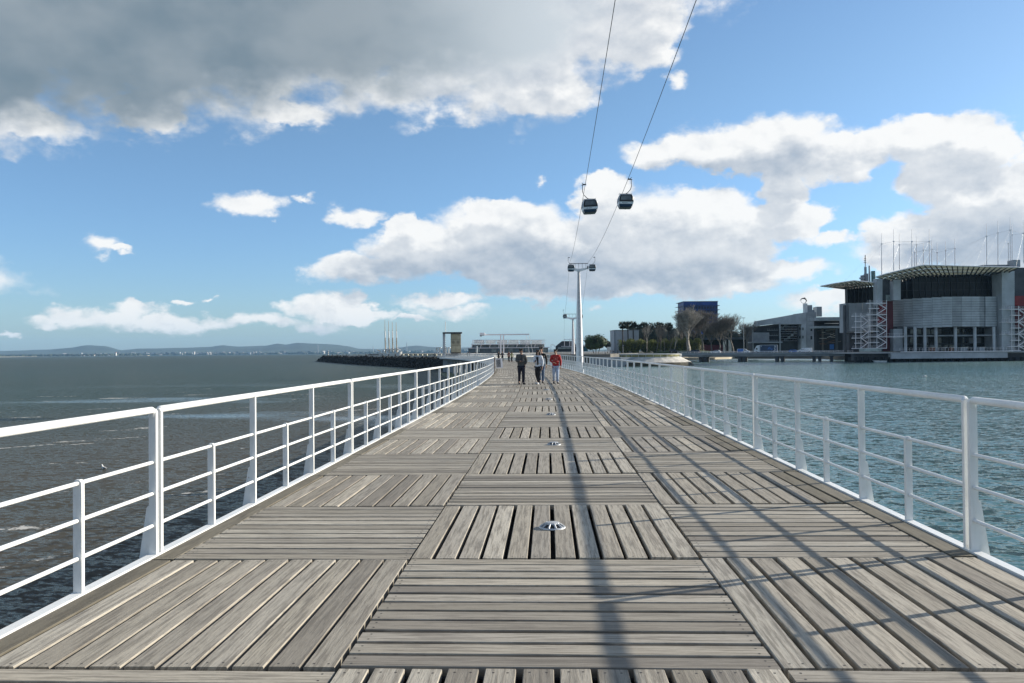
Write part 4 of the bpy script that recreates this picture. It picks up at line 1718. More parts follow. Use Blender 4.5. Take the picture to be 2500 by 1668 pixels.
def vehicle(name, label, loc, rz, prof, glass, width, wheels, body, wr=.33, extra=None, cat='car'):
    """prof: side outline (x, z); glass: list of side window outlines."""
    t = local_root(name, loc, rz, label, cat, None, 1.18)
    n = len(prof)
    w = width / 2
    vs = []
    zmid = .95
    for sgn in (-1, 1):
        for (x, z) in prof:
            inset = 0 if z < zmid else min(.28, (z - zmid) * .32)
            vs.append((x, sgn * (w - inset), z))
    mb = MB()
    mb.add(vs, [tuple(range(n)), tuple(range(2 * n - 1, n - 1, -1))] + [(i, n + i, n + (i + 1) % n, (i + 1) % n) for i in range(n)])
    bo = mb.build('body', body, t)
    bv = bo.modifiers.new('bevel', 'BEVEL')
    bv.width = .06
    bv.segments = 2
    bv.limit_method = 'ANGLE'
    for gl in glass:
        for sgn in (-1, 1):
            mb = MB()
            vs = [(x, sgn * (w - (0 if z < zmid else min(.28, (z - zmid) * .32)) + .012), z) for (x, z) in gl]
            vs2 = [(x, y - sgn * .03, z) for x, y, z in vs]
            m = len(gl)
            mb.add(vs + vs2, [tuple(range(m)), tuple(range(2 * m - 1, m - 1, -1))] + [(i, (i + 1) % m, m + (i + 1) % m, m + i) for i in range(m)])
            mb.build('window', 'glass', t)
    for (x, ) in wheels:
        for sgn in (-1, 1):
            wheel(t, x, sgn * (w - .1), wr, wr)
    if extra:
        extra(t, w)
    return t


def lights(xf, xr, z):
    def f(t, w):
        for sgn in (-1, 1):
            mb = MB()
            mb.box((xf, sgn * (w - .25), z), (.08, .32, .16))
            mb.build('headlight', 'cabin_white', t)
            mb = MB()
            mb.box((xr, sgn * (w - .16), z + .1), (.08, .2, .3))
            mb.build('tail_light', 'red_paint', t)
    return f


VAN = [(-2.3, .3), (2.2, .3), (2.3, .5), (2.25, .95), (1.5, 1.15), (.75, 1.78), (.4, 1.88), (-2.2, 1.88), (-2.3, 1.6)]
VG = [[(1.25, 1.15), (.72, 1.66), (.25, 1.66), (.25, 1.12)]]
CAR = [(-2.15, .3), (2.15, .3), (2.2, .55), (2.1, .78), (1.0, .95), (.3, 1.42), (-1.3, 1.46), (-2.1, 1.0), (-2.2, .7)]
CG = [[(.85, .97), (.28, 1.34), (-.35, 1.36), (-.35, .96)], [(-.42, .96), (-.42, 1.36), (-1.15, 1.36), (-1.55, 1.0)]]
WAG = [(-2.25, .3), (2.2, .3), (2.25, .6), (2.1, .85), (1.2, 1.0), (.4, 1.50), (-1.9, 1.55), (-2.25, 1.05)]
WG = [[(.95, 1.03), (.38, 1.42), (-.35, 1.44), (-.35, 1.02)], [(-.42, 1.02), (-.42, 1.44), (-1.5, 1.46), (-1.5, 1.02)]]


def at_bridge(px, off):
    q = onb(px, off)
    return (q.x, q.y, ZB)


vehicle('delivery_van', 'white delivery van heading left at the right half of the bridge', at_bridge(1964, 3), angA + pi, [(x * 1.28, z * 1.08) for x, z in VAN],
        [[(x * 1.28, z * 1.08) for x, z in g] for g in VG], 1.95, ((1.8,), (-1.9,)), 'car_white', .36, lights(2.92, -2.95, .75), 'van')
v = vehicle('courier_van', 'small white van with blue load sides on the bridge left of the truck', at_bridge(1814, 3), angA, [(x * 1.12, z) for x, z in VAN],
            [[(x * 1.12, z) for x, z in g] for g in VG], 1.8, ((1.5,), (-1.6,)), 'car_white', .33, lights(2.55, -2.58, .7), 'van')
for sgn in (-1, 1):
    mb = MB()
    mb.box((-1.2, sgn * .85, 1.15), (2.3, .06, 1.3))
    mb.build('side_panel', 'car_blue', v)
vehicle('estate_car', 'dark estate car at the left end of the bridge', at_bridge(1690, 3), angA + pi, [(x * 1.28, z * 1.1) for x, z in WAG], [[(x * 1.28, z * 1.1) for x, z in g] for g in WG],
        1.85, ((1.75,), (-1.8,)), 'car_dark', .34, lights(2.85, -2.9, .7))
vehicle('hatchback', 'white car on the far lane of the bridge, right of the dark estate', at_bridge(1741, 9.5), angA + pi, CAR, CG, 1.75, ((1.35,), (-1.35,)), 'car_white', .32, lights(2.18, -2.2, .65))
vehicle('saloon_car', 'dark saloon half hidden by railing near the stone platform', (gz(1646, 430, .3)[0], gz(1646, 430, .3)[1], .3), .1, CAR, CG, 1.75, ((1.35,), (-1.35,)), 'car_dark', .32, lights(2.18, -2.2, .65))
vehicle('blue_car', 'blue car on the far lane of the bridge behind the white van', at_bridge(1937, 9.5), angA, CAR, CG, 1.75, ((1.35,), (-1.35,)), 'car_blue', .32, lights(2.18, -2.2, .65))

t = local_root('box_truck', at_bridge(1868, 3), angA + pi, 'white cab box truck with dark blue box and glowing blue print', 'truck', None, 1.08)
mb = MB()
cabp = [(2.6, .45), (4.9, .45), (5.05, .9), (4.95, 1.5), (4.35, 2.6), (3.9, 3.35), (3.2, 3.6), (2.6, 3.62)]
n = len(cabp)
mb.add([(x, -1.1, z) for x, z in cabp] + [(x, 1.1, z) for x, z in cabp], [tuple(range(n)), tuple(range(2 * n - 1, n - 1, -1))] + [(i, n + i, n + (i + 1) % n, (i + 1) % n) for i in range(n)])
mb.build('cab', 'car_white', t)
for sgn in (-1, 1):
    mb = MB()
    mb.box((3.85, sgn * 1.105, 2.0), (.85, .04, .75))
    mb.build('window', 'glass', t)
mb = MB()
mb.hexa([(4.9, -1, 1.62), (4.98, 1, 1.62), (4.9, 1, 1.66), (4.9, -1, 1.66), (4.42, -.95, 2.6), (4.46, .95, 2.6), (4.40, .95, 2.62), (4.38, -.95, 2.62)])
mb.build('windscreen', 'glass', t)
mb = MB()
mb.box((-1.35, 0, 2.15), (7.5, 2.4, 3.05))
bx = mb.build('box', 'truck_side', t)
for sgn in (-1, 1):
    mb = MB()
    mb.box((-1.35, sgn * 1.2, 3.69), (7.6, .08, .12))
    mb.box((-1.35, sgn * 1.2, .62), (7.6, .08, .12))
    for x in (-5.1, 2.4):
        mb.box((x, sgn * 1.2, 2.15), (.14, .08, 3.1))
    mb.build('box_frame', 'car_white', bx)
    mb = MB()
    for (x, z, w_, h_) in ((1.85, 3.2, .4, .35), (-4.2, 3.2, .5, .3), (-4.35, 2.8, .3, .3), (-4.1, 2.35, .5, .16), (-4.1, 2.0, .5, .12), (-4.2, 1.5, .3, .4), (-3.9, 1.1, .7, .12)):
        mb.box((x, sgn * 1.225, z), (w_, .02, h_))
    mb.build('print', 'cabin_white', bx)
    mb = MB()
    rr = random.Random(5)
    for k in range(12):
        x, z = rr.gauss(-1.9, .7), rr.gauss(2.1, .5)
        if -4.6 < x < 1.6 and .9 < z < 3.3:
            mb.box((x, sgn * 1.215, z), (rr.uniform(.2, .7), .012, rr.uniform(.1, .4)), 0)
    mb.build('blue_print', 'car_blue', bx)
mb = MB()
mb.box((-.2, 0, .55), (9.6, 1.0, .25))
mb.build('chassis', 'black', t)
for x in (3.9, -2.6, -3.9):
    for sgn in (-1, 1):
        wheel(t, x, sgn * .98, .48, .48, .3)

# street lamps
def street_lamp(px, D, ytop, label, twin=True, r=.12, zb=.3):
    b0 = gz(px, D, zb)
    tp = P(px, ytop, D)
    t = empty('street_lamp', b0, 0, label, 'lamp post')
    mb = MB()
    mb.tube(b0, (b0.x, b0.y, tp.z), r, r * .6, 8)
    mb.build('pole', 'steel', t)
    mb = MB()
    w = .8 if twin else .4
    mb.box((b0.x, b0.y, tp.z), (w * 2, .3, .12))
    for s_ in ((-1, 1) if twin else (1,)):
        mb.box((b0.x + s_ * w * .7, b0.y, tp.z - .1), (w * .7, .5, .18))
    mb.build('lamp_head', 'steel', t)


street_lamp(1816, 398, 776, 'tall twin-headed street lamp on the bridge before the bare trees', True, .14, ZB)
street_lamp(1521, 345, 843, 'short lamp post at the left end of the bamboo hedge', False, .1)

# ------------------------------------------------------------------ trees
def branch_tree(mb, base, height, spread, seed, levels=5, r0=.35, trunk=.22, kids=4, up=.55, nseg=3, twig=.02, fan=.55):
    rr = random.Random(seed)

    def grow(p, d, ln, r, lv):
        pts, rs = [p], [r]
        q, dd = p, d
        r1 = r * (.62 if lv < levels else .3)
        for i in range(nseg):
            dd = (dd + Vector((rr.gauss(0, .10), rr.gauss(0, .10), rr.gauss(.05, .06)))).normalized()
            q = q + dd * ln / nseg
            pts.append(q)
            rs.append(r + (r1 - r) * (i + 1) / nseg)
        mb.path(pts, rs, 5 if lv < 2 else 3, close_ends=False)
        if lv >= levels:
            return
        n = kids if lv > 0 else kids + 1
        for k in range(n):
            a = 2 * pi * (k + rr.random() * .7) / n
            f = 1.0 if (k == 0 or lv == 0) else rr.uniform(.45, 1.0)
            st = pts[min(nseg, max(1, int(round(f * nseg))))]
            side = Vector((cos(a), sin(a), 0))
            sp = fan * (rr.uniform(.5, 1.15))
            nd = (dd * (1 - sp * .35) + side * sp * spread + Vector((0, 0, up * rr.uniform(.2, .8)))).normalized()
            grow(st, nd, ln * rr.uniform(.62, .88), max(twig, r1 * rr.uniform(.62, .9)), lv + 1)
    grow(Vector(base), Vector((rr.gauss(0, .06), rr.gauss(0, .06), 1)).normalized(), height * trunk, r0, 0)


def bare_tree(px, D, ytop, label, seed, bark, z=.3, spread=1., kids=4, levels=5, r0=.3, trunk=.2, up=.55, cat='tree', fan=.55, group=None):
    b0 = gz(px, D, z)
    H = P(px, ytop, D).z - z
    tmp = MB()
    branch_tree(tmp, (0, 0, 0), H, spread, seed, levels, r0, trunk, kids, up, fan=fan)
    zmax = max(v[2] for v in tmp.v)
    f = H / zmax
    t = empty('bare_tree', b0, 0, label, cat, group)
    # split: the lowest limb is the trunk, the rest the crown
    ntr = 4 * 5
    crown, trunkb = MB(), MB()
    vs = [(b0.x + v[0] * f, b0.y + v[1] * f, z + v[2] * f) for v in tmp.v]
    trunkb.add(vs[:ntr], [q for q in tmp.f if max(q) < ntr])
    crown.add(vs, [q for q in tmp.f if min(q) >= ntr])
    trunkb.build('trunk', bark, t)
    crown.build('branches', bark, t)['kind'] = 'stuff'
    return t


def leaf_blob(mb, c, r, n, size, rr, flat=1., shell=.55):
    """Leaf-sized faces spread through an uneven ellipsoid."""
    for _ in range(n):
        u = Vector((rr.gauss(0, 1), rr.gauss(0, 1), rr.gauss(0, 1)))
        if u.length < 1e-3:
            continue
        u.normalize()
        k = shell + (1 - shell) * rr.random()
        wob = 1 + .22 * sin(u.x * 7 + c[0]) * sin(u.y * 6 + c[1]) + .16 * sin(u.z * 9 + c[0] * 2)
        p = Vector(c) + Vector((u.x * r[0], u.y * r[1], u.z * r[2])) * k * wob
        s = size * rr.uniform(.6, 1.4)
        a = Vector((rr.gauss(0, 1), rr.gauss(0, 1), rr.gauss(0, .6))).normalized()
        b = a.cross(Vector((rr.gauss(0, 1), rr.gauss(0, 1), rr.gauss(0, 1)))).normalized()
        mb.add([p - a * s, p + b * s * .5, p + a * s, p - b * s * .5], ((0, 1, 2, 3),))


def leafy(name, px, D, ytop, ybot, wpx, label, seed, leaf, bark='bark_dark', z=.3, n=2600, clumps=18, size=.35, cat='tree', group=None, trunk_r=.25, trunks=1, core=True):
    rr = random.Random(seed)
    b0 = gz(px, D, z)
    zt, zb_ = P(px, ytop, D).z, P(px, ybot, D).z
    w = wpx * D / F / 2
    t = empty(name, b0, 0, label, cat, group)
    mb = MB()
    cz, hz = (zt + zb_) / 2, (zt - zb_) / 2
    for i in range(clumps):
        u = Vector((rr.gauss(0, 1), rr.gauss(0, 1), rr.gauss(0, 1))).normalized() * rr.uniform(.25, .78)
        c = (b0.x + u.x * w, b0.y + u.y * w, cz + u.z * hz)
        q = rr.uniform(.28, .45)
        leaf_blob(mb, c, (w * q, w * q, hz * q), n // clumps, size, rr)
    mb.build('crown', leaf, t)
    if core:
        mb = MB()
        for i in range(7):
            a = i * .9
            mb.ball((b0.x + cos(a) * w * .45, b0.y + sin(a) * w * .45, cz + rr.uniform(-.35, .1) * hz), (w * .46, w * .46, hz * .58), 8)
        mb.build('inner_crown', leaf, t)
    for i in range(trunks):
        mb = MB()
        ox = (i - (trunks - 1) / 2) * w * .5
        mb.path([(b0.x + ox * .3, b0.y, z - .3), (b0.x + ox * .6, b0.y, z + (cz - z) * .5), (b0.x + ox, b0.y, cz)], [trunk_r, trunk_r * .8, trunk_r * .4], 7)
        mb.build('trunk', bark, t)
    return t


leafy('pine_tree', 1455, 400, 815, 857, 62, 'broad dark green umbrella pine right of the near pylon foot', 21, 'leaf_pine', n=16000, clumps=60, size=.26, trunks=3, trunk_r=.22)
leafy('evergreen_tree', 1483, 460, 829, 852, 20, 'small dark evergreen between the umbrella pine and the concrete block', 22, 'leaf_dark', n=1500, size=.3)


def palm(px, D, ytop, label, seed, crown=3.2):
    rr = random.Random(seed)
    b0 = gz(px, D, .3)
    tp = P(px, ytop, D)
    zt = tp.z - crown * .5
    t = empty('palm_tree', b0, 0, label, 'palm tree', 'palms behind the concrete block')
    mb = MB()
    mb.path([b0, (b0.x + .15, b0.y, (zt + .3) / 2), (b0.x, b0.y, zt)], [.42, .34, .30], 8)
    mb.build('trunk', 'bark_dark', t)
    mb = MB()
    for i in range(60):
        a, e = rr.uniform(0, 6.28), rr.uniform(-1.25, 1.3)
        d = Vector((cos(a) * cos(e), sin(a) * cos(e), sin(e)))
        s = Vector((-sin(a), cos(a), 0))
        pts = [Vector((b0.x, b0.y, zt)) + d * crown * k - Vector((0, 0, .32 * crown * k * k)) for k in (0, .35, .62)]
        mb.add([pts[0] - s * .05, pts[0] + s * .05, pts[1] + s * .08, pts[1] - s * .08], ((0, 1, 2, 3),))
        hub = pts[1]
        for k in range(7):                     # fan of blades
            an = (k - 3) * .42
            dd = (d * cos(an) + s * sin(an) - Vector((0, 0, .25))).normalized()
            ss = s.cross(dd).normalized() * .1 + s * .1
            e1 = hub + dd * crown * .62
            mb.add([hub, hub + dd * crown * .3 + ss, e1, hub + dd * crown * .3 - ss], ((0, 1, 2, 3),))
    mb.ball((b0.x, b0.y, zt - .1), (crown * .26, crown * .26, crown * .34), 8)
    mb.build('fronds', 'leaf_palm', t)


for i, (x, y, D, lb) in enumerate(((1520, 787, 450, 'leftmost and largest fan palm above the concrete block'), (1533, 787, 465, 'middle fan palm of the three above the concrete block'),
                                   (1546, 786, 470, 'right fan palm of the three above the concrete block'), (1573, 789, 470, 'lone fan palm top between bare trees, right of the trio'),
                                   (1611, 788, 470, 'fan palm crown behind the small bare trees'), (1632, 790, 470, 'fan palm crown left of the blue tower'))):
    palm(x, D, y, lb, 40 + i, 2.8 + .4 * (i % 2))

# dark evergreen backing, each its own tree
bk = [(1558, 789, 66), (1585, 788, 60), (1606, 788, 66), (1628, 788, 66), (1648, 789, 60), (1668, 800, 60), (1700, 806, 60), (1735, 800, 60), (1765, 796, 56), (1798, 800, 60), (1828, 792, 56), (1850, 786, 44)]
pos = ['behind the right end of the concrete block', 'behind the lone palm', 'behind the first small bare tree', 'behind the middle small bare trees', 'just left of the blue tower',
       'in front of the left half of the blue tower', 'in front of the right half of the blue tower', 'under the right edge of the blue tower', 'left of the tall street lamp', 'behind the tall street lamp',
       'right of the tall street lamp', 'beside the left end of the sloping grey building']
for i, (x, yt, w) in enumerate(bk):
    leafy('evergreen_tree', x, 530, yt, 850, w, 'dense dark evergreen tree ' + pos[i], 60 + i, 'leaf_dark', n=3400, clumps=20, size=.5, group='dark evergreen trees behind the bare trees', trunk_r=.4)

# bamboo hedge
hg = [(1525, 828), (1550, 826), (1578, 828), (1602, 830), (1628, 827), (1652, 823), (1676, 824), (1698, 826)]
hp_ = ['at the left end of the hedge', 'second from the left end', 'behind the leaning bare tree', 'behind the twin thin trunks', 'left of the brightest yellow clump',
       'left of the big forked trunk', 'behind the big forked trunk', 'at the right end of the hedge']
for i, (x, yt) in enumerate(hg):
    D = 452
    rr = random.Random(90 + i)
    b0 = gz(x, D, .3)
    t = empty('bamboo_clump', b0, 0, 'yellow green bamboo clump ' + hp_[i], 'bamboo', 'bamboo clumps of the hedge on the shore')
    zt = P(x, yt, D).z
    mb = MB()
    for k in range(1500):
        a, ra = rr.uniform(0, 6.28), rr.random() ** .5
        hx = 3.6 * ra * cos(a)
        hy = 2.6 * ra * sin(a)
        top = zt - .3 - (1 - rr.random() ** .5) * (zt - .3) * .95 - ra * 1.2 + .8 * sin(b0.x + hx)
        d = Vector((rr.gauss(0, .5), rr.gauss(0, .5), rr.gauss(.3, .6))).normalized()
        s = d.cross(Vector((rr.gauss(0, 1), rr.gauss(0, 1), 0))).normalized() * .10
        p = Vector((b0.x + hx, b0.y + hy, max(.4, top)))
        mb.add([p, p + d * .45 + s, p + d * .95, p + d * .45 - s], ((0, 1, 2, 3),))
    mb.build('leaves', 'leaf_bamboo', t)
    mb = MB()
    for k in range(26):
        a, ra = rr.uniform(0, 6.28), rr.random() ** .5
        x_, y_ = b0.x + 3.2 * ra * cos(a), b0.y + 2.2 * ra * sin(a)
        mb.tube((x_, y_, .2), (x_ + rr.gauss(0, .4), y_ + rr.gauss(0, .4), zt - rr.uniform(.2, 2)), .05, .03, 4)
    mb.build('canes', 'leaf_bamboo', t)
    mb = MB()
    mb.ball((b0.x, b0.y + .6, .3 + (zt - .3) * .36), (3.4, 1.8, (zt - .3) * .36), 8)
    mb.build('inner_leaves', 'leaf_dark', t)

bare_tree(1681, 432, 741, 'largest bare plane tree with a pale forked trunk, before the blue tower', 5, 'bark_pale', spread=.95, kids=4, levels=6, r0=.33, trunk=.07, up=.85, fan=.72)
bare_tree(1716, 440, 752, 'second large bare plane tree, right half of the blue tower behind it', 6, 'bark_grey', spread=.9, kids=4, levels=6, r0=.34, trunk=.12, up=.8, fan=.55)
bare_tree(1661, 470, 768, 'bare tree at the left edge of the blue tower', 8, 'bark_grey', spread=.9, kids=4, levels=5, r0=.25, trunk=.15, up=.7)
bare_tree(1757, 452, 765, 'rounded brownish bare tree just right of the blue tower', 9, 'bark_grey', spread=1.05, kids=4, levels=6, r0=.32, trunk=.16, up=.5, fan=.7)
bare_tree(1790, 448, 762, 'rounded brownish bare tree left of the tall street lamp', 10, 'bark_grey', spread=1.05, kids=4, levels=6, r0=.32, trunk=.16, up=.5, fan=.7)
bare_tree(1826, 470, 780, 'bare tree right of the tall street lamp', 12, 'bark_grey', spread=1.05, kids=4, levels=5, r0=.3, trunk=.16, up=.5, fan=.7)
bare_tree(1699, 465, 775, 'brownish bare tree filling the gap right behind the largest plane tree', 31, 'bark_grey', spread=1.1, kids=4, levels=5, r0=.25, trunk=.16, up=.5, fan=.7)
bare_tree(1738, 462, 772, 'brownish bare tree before the right edge of the blue tower', 32, 'bark_grey', spread=1.1, kids=4, levels=6, r0=.25, trunk=.14, up=.5, fan=.7)
bare_tree(1773, 470, 774, 'bare tree between the two rounded ones right of the blue tower', 33, 'bark_grey', spread=1.1, kids=4, levels=5, r0=.25, trunk=.16, up=.5, fan=.7)
for i, (x, yt, lb) in enumerate(((1579, 786, 'leaning bare tree with a pale trunk at the left of the hedge'), (1602, 782, 'thin bare tree left of the dark palm crowns'),
                                 (1611, 792, 'straight thin bare tree right beside its leaning neighbour'), (1622, 796, 'slender low bare tree in the middle of the hedge'),
                                 (1634, 800, 'lowest slender bare tree before the bright bamboo'), (1645, 788, 'pale bare tree left of the largest plane tree'))):
    bare_tree(x, 440 - i * 2, yt, lb, 100 + i, 'bark_pale' if i in (0, 5) else 'bark_grey', spread=.85, kids=3, levels=5, r0=.2, trunk=.26, up=.6)
mb = MB()
mb.ball((gz(1670, 438, 0).x, gz(1670, 438, 0).y, .1), (17, 9, 1.5), 20)
tag(mb.build('grass_mound', 'grass'), kind='structure')

# ------------------------------------------------------------------ buildings behind the trees
t = empty('concrete_block', gz(1525, 470, .3), 0, 'plain grey concrete block with a shaded left face beside the palms', 'building')
mb = MB()
p0, p1 = gz(1501, 470, 0), gz(1560, 470, 0)
pl = gz(1490, 486, 0)
zt = P(1520, 807, 470).z
mb.prism([p0[:2], p1[:2], (p1.x + 1, p1.y + 18), (pl.x, pl.y)], .3, zt)
mb.build('wall', 'stone_wall', t)
mb = MB()
mb.tube((p0.x - .05, p0.y - .1, .3), (p0.x - .05, p0.y - .1, zt), .3, .3, 6)
mb.build('corner_edge', 'concrete', t)
mb = MB()
mb.prism([(p0.x - .2, p0.y - .2), (p1.x + .2, p1.y - .2), (p1.x + 1.2, p1.y + 18.2), (pl.x - .2, pl.y + .2)], zt + .001, zt + .35)
mb.build('roof_edge', 'concrete', t)

D = 640
t = empty('blue_tower', gz(1700, D, .3), 0, 'dark blue office tower with projecting floor fins behind bare trees', 'building')
c0, c1, cl_ = gz(1670, D, 0), gz(1753.5, D, 0), gz(1655, D + 22, 0)
zt = P(1712, 736.5, D).z
mb = MB()
poly = [c0[:2], c1[:2], (c1.x + 2, c1.y + 26), (cl_.x + 1, cl_.y + 4)]
mb.prism(poly, .3, zt)
mb.build('wall', 'blue_clad', t)
ncol = 12
for fl in range(6):
    z1 = zt - 3.2 - fl * 3.3
    mb = MB()
    mb.prism([(c0.x - .3, c0.y - .7), (c1.x + 1.6, c1.y - .7), (c1.x + 3.6, c1.y + 26), (cl_.x - 1.4, cl_.y + 4.4)], z1, z1 + .22)
    mb.build('floor_fin', 'blue_window', t)
    for k in range(ncol):
        f = (k + .5) / ncol
        q = c0.lerp(c1, f)
        mb = MB()
        mb.box((q.x, q.y - .06, z1 - 1.5), ((c1.x - c0.x) / ncol * .78, .2, 1.9), YA)
        mb.build('window', 'blue_window', t)
mb = MB()
mb.prism([(c0.x - .3, c0.y - .3), (c1.x + .4, c1.y - .3), (c1.x + 2.4, c1.y + 26.3), (cl_.x - .4, cl_.y + 4.4)], zt + .001, zt + .4)
mb.build('roof_edge', 'steel', t)

t = empty('red_wall_building', gz(1740, 520, .3), 0, 'low building with dark red walls behind the trunks of the plane trees', 'building')
mb = MB()
cb(mb, 1714, 1766, 842, 858, 520, 8)
mb.build('wall', 'dark_red', t)
for k in range(2):
    mb = MB()
    cb(mb, 1766 + k * 13, 1773 + k * 13, 830, 858, 515, 1)
    mb.build('column', 'pale_stone', t)
mb = MB()
cb(mb, 1714, 1850, 824, 829, 516, 10)
mb.build('roof', 'dark_wall', t)
mb = MB()
cb(mb, 1780, 1850, 829, 858, 522, 8)
mb.build('rear_wall', 'darker', t)

# ---- grey stone building with sloping roofline
D = 470
t = empty('stone_building', gz(1920, D, .3), 0, 'grey stone building with sloping roofline, glazed bay and white stacks', 'building')


def wall_poly(pts, D, th, mat, name, parent, D2=None):
    """A wall whose outline is given by corners in the photograph, D metres deep, th thick."""
    n = len(pts)
    f_ = [P(x, y, D) for x, y in pts]
    nrm = Vector((-sin(YA), cos(YA), 0)) * th
    mb = MB()
    mb.add(f_ + [v + nrm for v in f_], [tuple(range(n - 1, -1, -1)), tuple(range(n, 2 * n))] + [(i, (i + 1) % n, n + (i + 1) % n, n + i) for i in range(n)])
    return mb.build(name, mat, parent)


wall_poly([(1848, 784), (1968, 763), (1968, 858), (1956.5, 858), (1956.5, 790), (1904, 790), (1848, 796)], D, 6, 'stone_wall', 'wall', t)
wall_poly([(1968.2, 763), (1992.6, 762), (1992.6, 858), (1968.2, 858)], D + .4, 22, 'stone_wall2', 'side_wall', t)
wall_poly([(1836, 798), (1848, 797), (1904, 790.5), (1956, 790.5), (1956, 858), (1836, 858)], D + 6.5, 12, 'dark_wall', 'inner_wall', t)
wall_poly([(1837, 812), (1878, 812), (1878, 835), (1837, 838)], D + 3, 1, 'stone_wall2', 'inner_screen', t)
mb = MB()
cb(mb, 1834, 1911, 834.5, 837.5, D - 1.5, 9)
mb.build('terrace', 'stone_wall2', t)
mb = MB()
cb(mb, 1903.5, 1906, 790, 858, D - 1, 1)
cb(mb, 1838, 1840, 797, 858, D + 1, 1)
mb.build('column', 'stone_wall2', t)
for i in range(5):
    for j in range(7):
        mb = MB()
        cb(mb, 1906.5 + i * 8, 1913.9 + i * 8, 793 + j * 5.7, 798.2 + j * 5.7, D + 1.5, .4)
        mb.build('window', 'glass_lit' if (j + i) % 6 == 1 else 'glass', t)
mb = MB()
for j in range(8):
    cb(mb, 1906, 1946.5, 792.1 + j * 5.7, 792.9 + j * 5.7, D + 1.2, .6)
mb.build('window_rail', 'steel', t)
for (x, y) in ((1959, 800), (1959, 820), (1979, 800), (1979, 820.5), (1951.5, 800), (1951.5, 820)):
    mb = MB()
    w_ = 2.8 if x < 1970 else 4
    cb(mb, x, x + w_, y, y + (6.5 if x < 1970 else 8.5), D - .1 + (.3 if x > 1970 else 0), .3)
    mb.build('window', 'darker', t)
for j in range(3):
    mb = MB()
    cb(mb, 1874, 1900, 806 + j * 13, 807 + j * 13, D + 2, 1.5)
    for k in range(7):
        cb(mb, 1874 + k * 4.2, 1874.4 + k * 4.2, 802 + j * 13, 806 + j * 13, D + 2, .1)
    mb.build('balcony', 'steel', t)
for j in range(12):                           # stone courses stand slightly proud of their joints
    y = 768 + j * 2.0
    mb = MB()
    xl = 1968 - (y - 764) / 21 * 120 if y < 784 else 1850
    cb(mb, max(1850, xl + 4), 1967.4, y + .15, y + 1.85, D - .06, .05)
    mb.build('stone_course', 'stone_wall', t)
for j in range(24):
    mb = MB()
    cb(mb, 1968.8, 1992, 764 + j * 3.9, 767.6 + j * 3.9, D + .34, .05)
    mb.build('stone_course', 'stone_wall2', t)
for (x0, x1, y0, y1, m_, dd) in ((1964.8, 1971.5, 741, 764, 'hull_white', 0), (1971.7, 1983, 745, 758, 'concrete', 1), (1970, 1989, 757, 763, 'concrete', .5), (1989, 1994, 750, 773, 'hull_white', 0), (1994.2, 2006.7, 749, 773, 'concrete', .4)):
    mb = MB()
    cb(mb, x0, x1, y0, y1, D + 4 + dd, 3)
    mb.build('stack', m_, t)
# dark roof terrace and timber frames between the two buildings
D2 = 440
t = empty('canopy_building', gz(2025, D2, .3), 0, 'dark open framed pavilion with brown lattice between the two grey buildings', 'building')
for (x0, x1, y0, y1, m_, dd, th) in ((1992.8, 2056.5, 774.5, 783, 'stone_wall2', 0, 12), (1992.8, 2064, 796, 801, 'stone_wall2', 0, 12), (1994, 2062, 783, 796, 'darker', 6, 4), (1994, 2062, 801, 858, 'darker', 9, 4),
                                     (2041, 2046, 801, 858, 'dark_wall', 1, 1), (2008, 2011, 801, 858, 'brown_dark', 3, 1)):
    mb = MB()
    cb(mb, x0, x1, y0, y1, D2 + dd, th)
    mb.build('frame_beam' if y1 - y0 < 20 else 'frame_wall', m_, t)
rr = random.Random(8)
for i in range(26):
    mb = MB()
    x = rr.uniform(1994, 2036)
    y = rr.uniform(803, 842)
    bar(mb, x, y, x + rr.uniform(8, 26), y - rr.uniform(-2, 5), D2 + rr.uniform(1, 6), .13)
    mb.build('lattice_bar', rr.choice(('brown_dark', 'rust', 'bark_grey', 'pale_stone')), t)
mb = MB()
cb(mb, 2016, 2048, 789, 790.6, D2 + 3, 2)
mb.build('roof_light', 'hull_white', t)

# dolphin ring sculpture: a leaping shape curled round an open ring
c = P(1961.5, 735, D + 5)
t = empty('ring_sculpture', (c.x, c.y, c.z - 1.5), 0, 'dark curled leaping fish sculpture on a ring above the white stack', 'sculpture')
mb = MB()
pts = [c + Vector((1.45 * cos(a), 0, 1.35 * sin(a))) for a in [radians(d) for d in range(150, 430, 20)]]
mb.path(pts, .09, 6)
mb.build('ring', 'dark_metal', t)
mb = MB()
arc = [radians(d) for d in (172, 150, 128, 104, 80, 56, 32, 8, -16, -38)]
rs = [.05, .18, .28, .36, .42, .44, .40, .30, .18, .12]
pts = [c + Vector((1.75 * cos(a), 0, 1.35 * sin(a) + .15)) for a in arc]
mb.path([pts[0] + Vector((-.8, 0, -.15))] + pts, [.04] + rs, 8)
mb.add([pts[4] + Vector((0, -.05, .3)), pts[4] + Vector((.6, 0, .75)), pts[5] + Vector((.1, .05, .25))], ((0, 1, 2),))
mb.tube(pts[-1], pts[-1] + Vector((-.3, 0, -.9)), .12, .12, 6)
mb.build('fish', 'dark_metal', t)
mb = MB()
cb(mb, 2026.5, 2036, 841, 853, 400, .3)
tag(mb.build('parking_sign', 'blue_sign'), 'blue sign panel on the right part of the bridge', 'sign')

# ------------------------------------------------------------------ aquarium building
DO = 365
t = empty('aquarium_building', gz(2290, DO, WATER), 0, 'huge grey stone aquarium with flared glass canopies and dark glazing', 'building')


def part(name, mat, x0, x1, y0, y1, D, th, parent=t):
    mb = MB()
    cb(mb, x0, x1, y0, y1, D, th)
    return mb.build(name, mat, parent)


# bulging main wall: panels on a shallow arc, split in courses
XA, XB = 2181, 2446


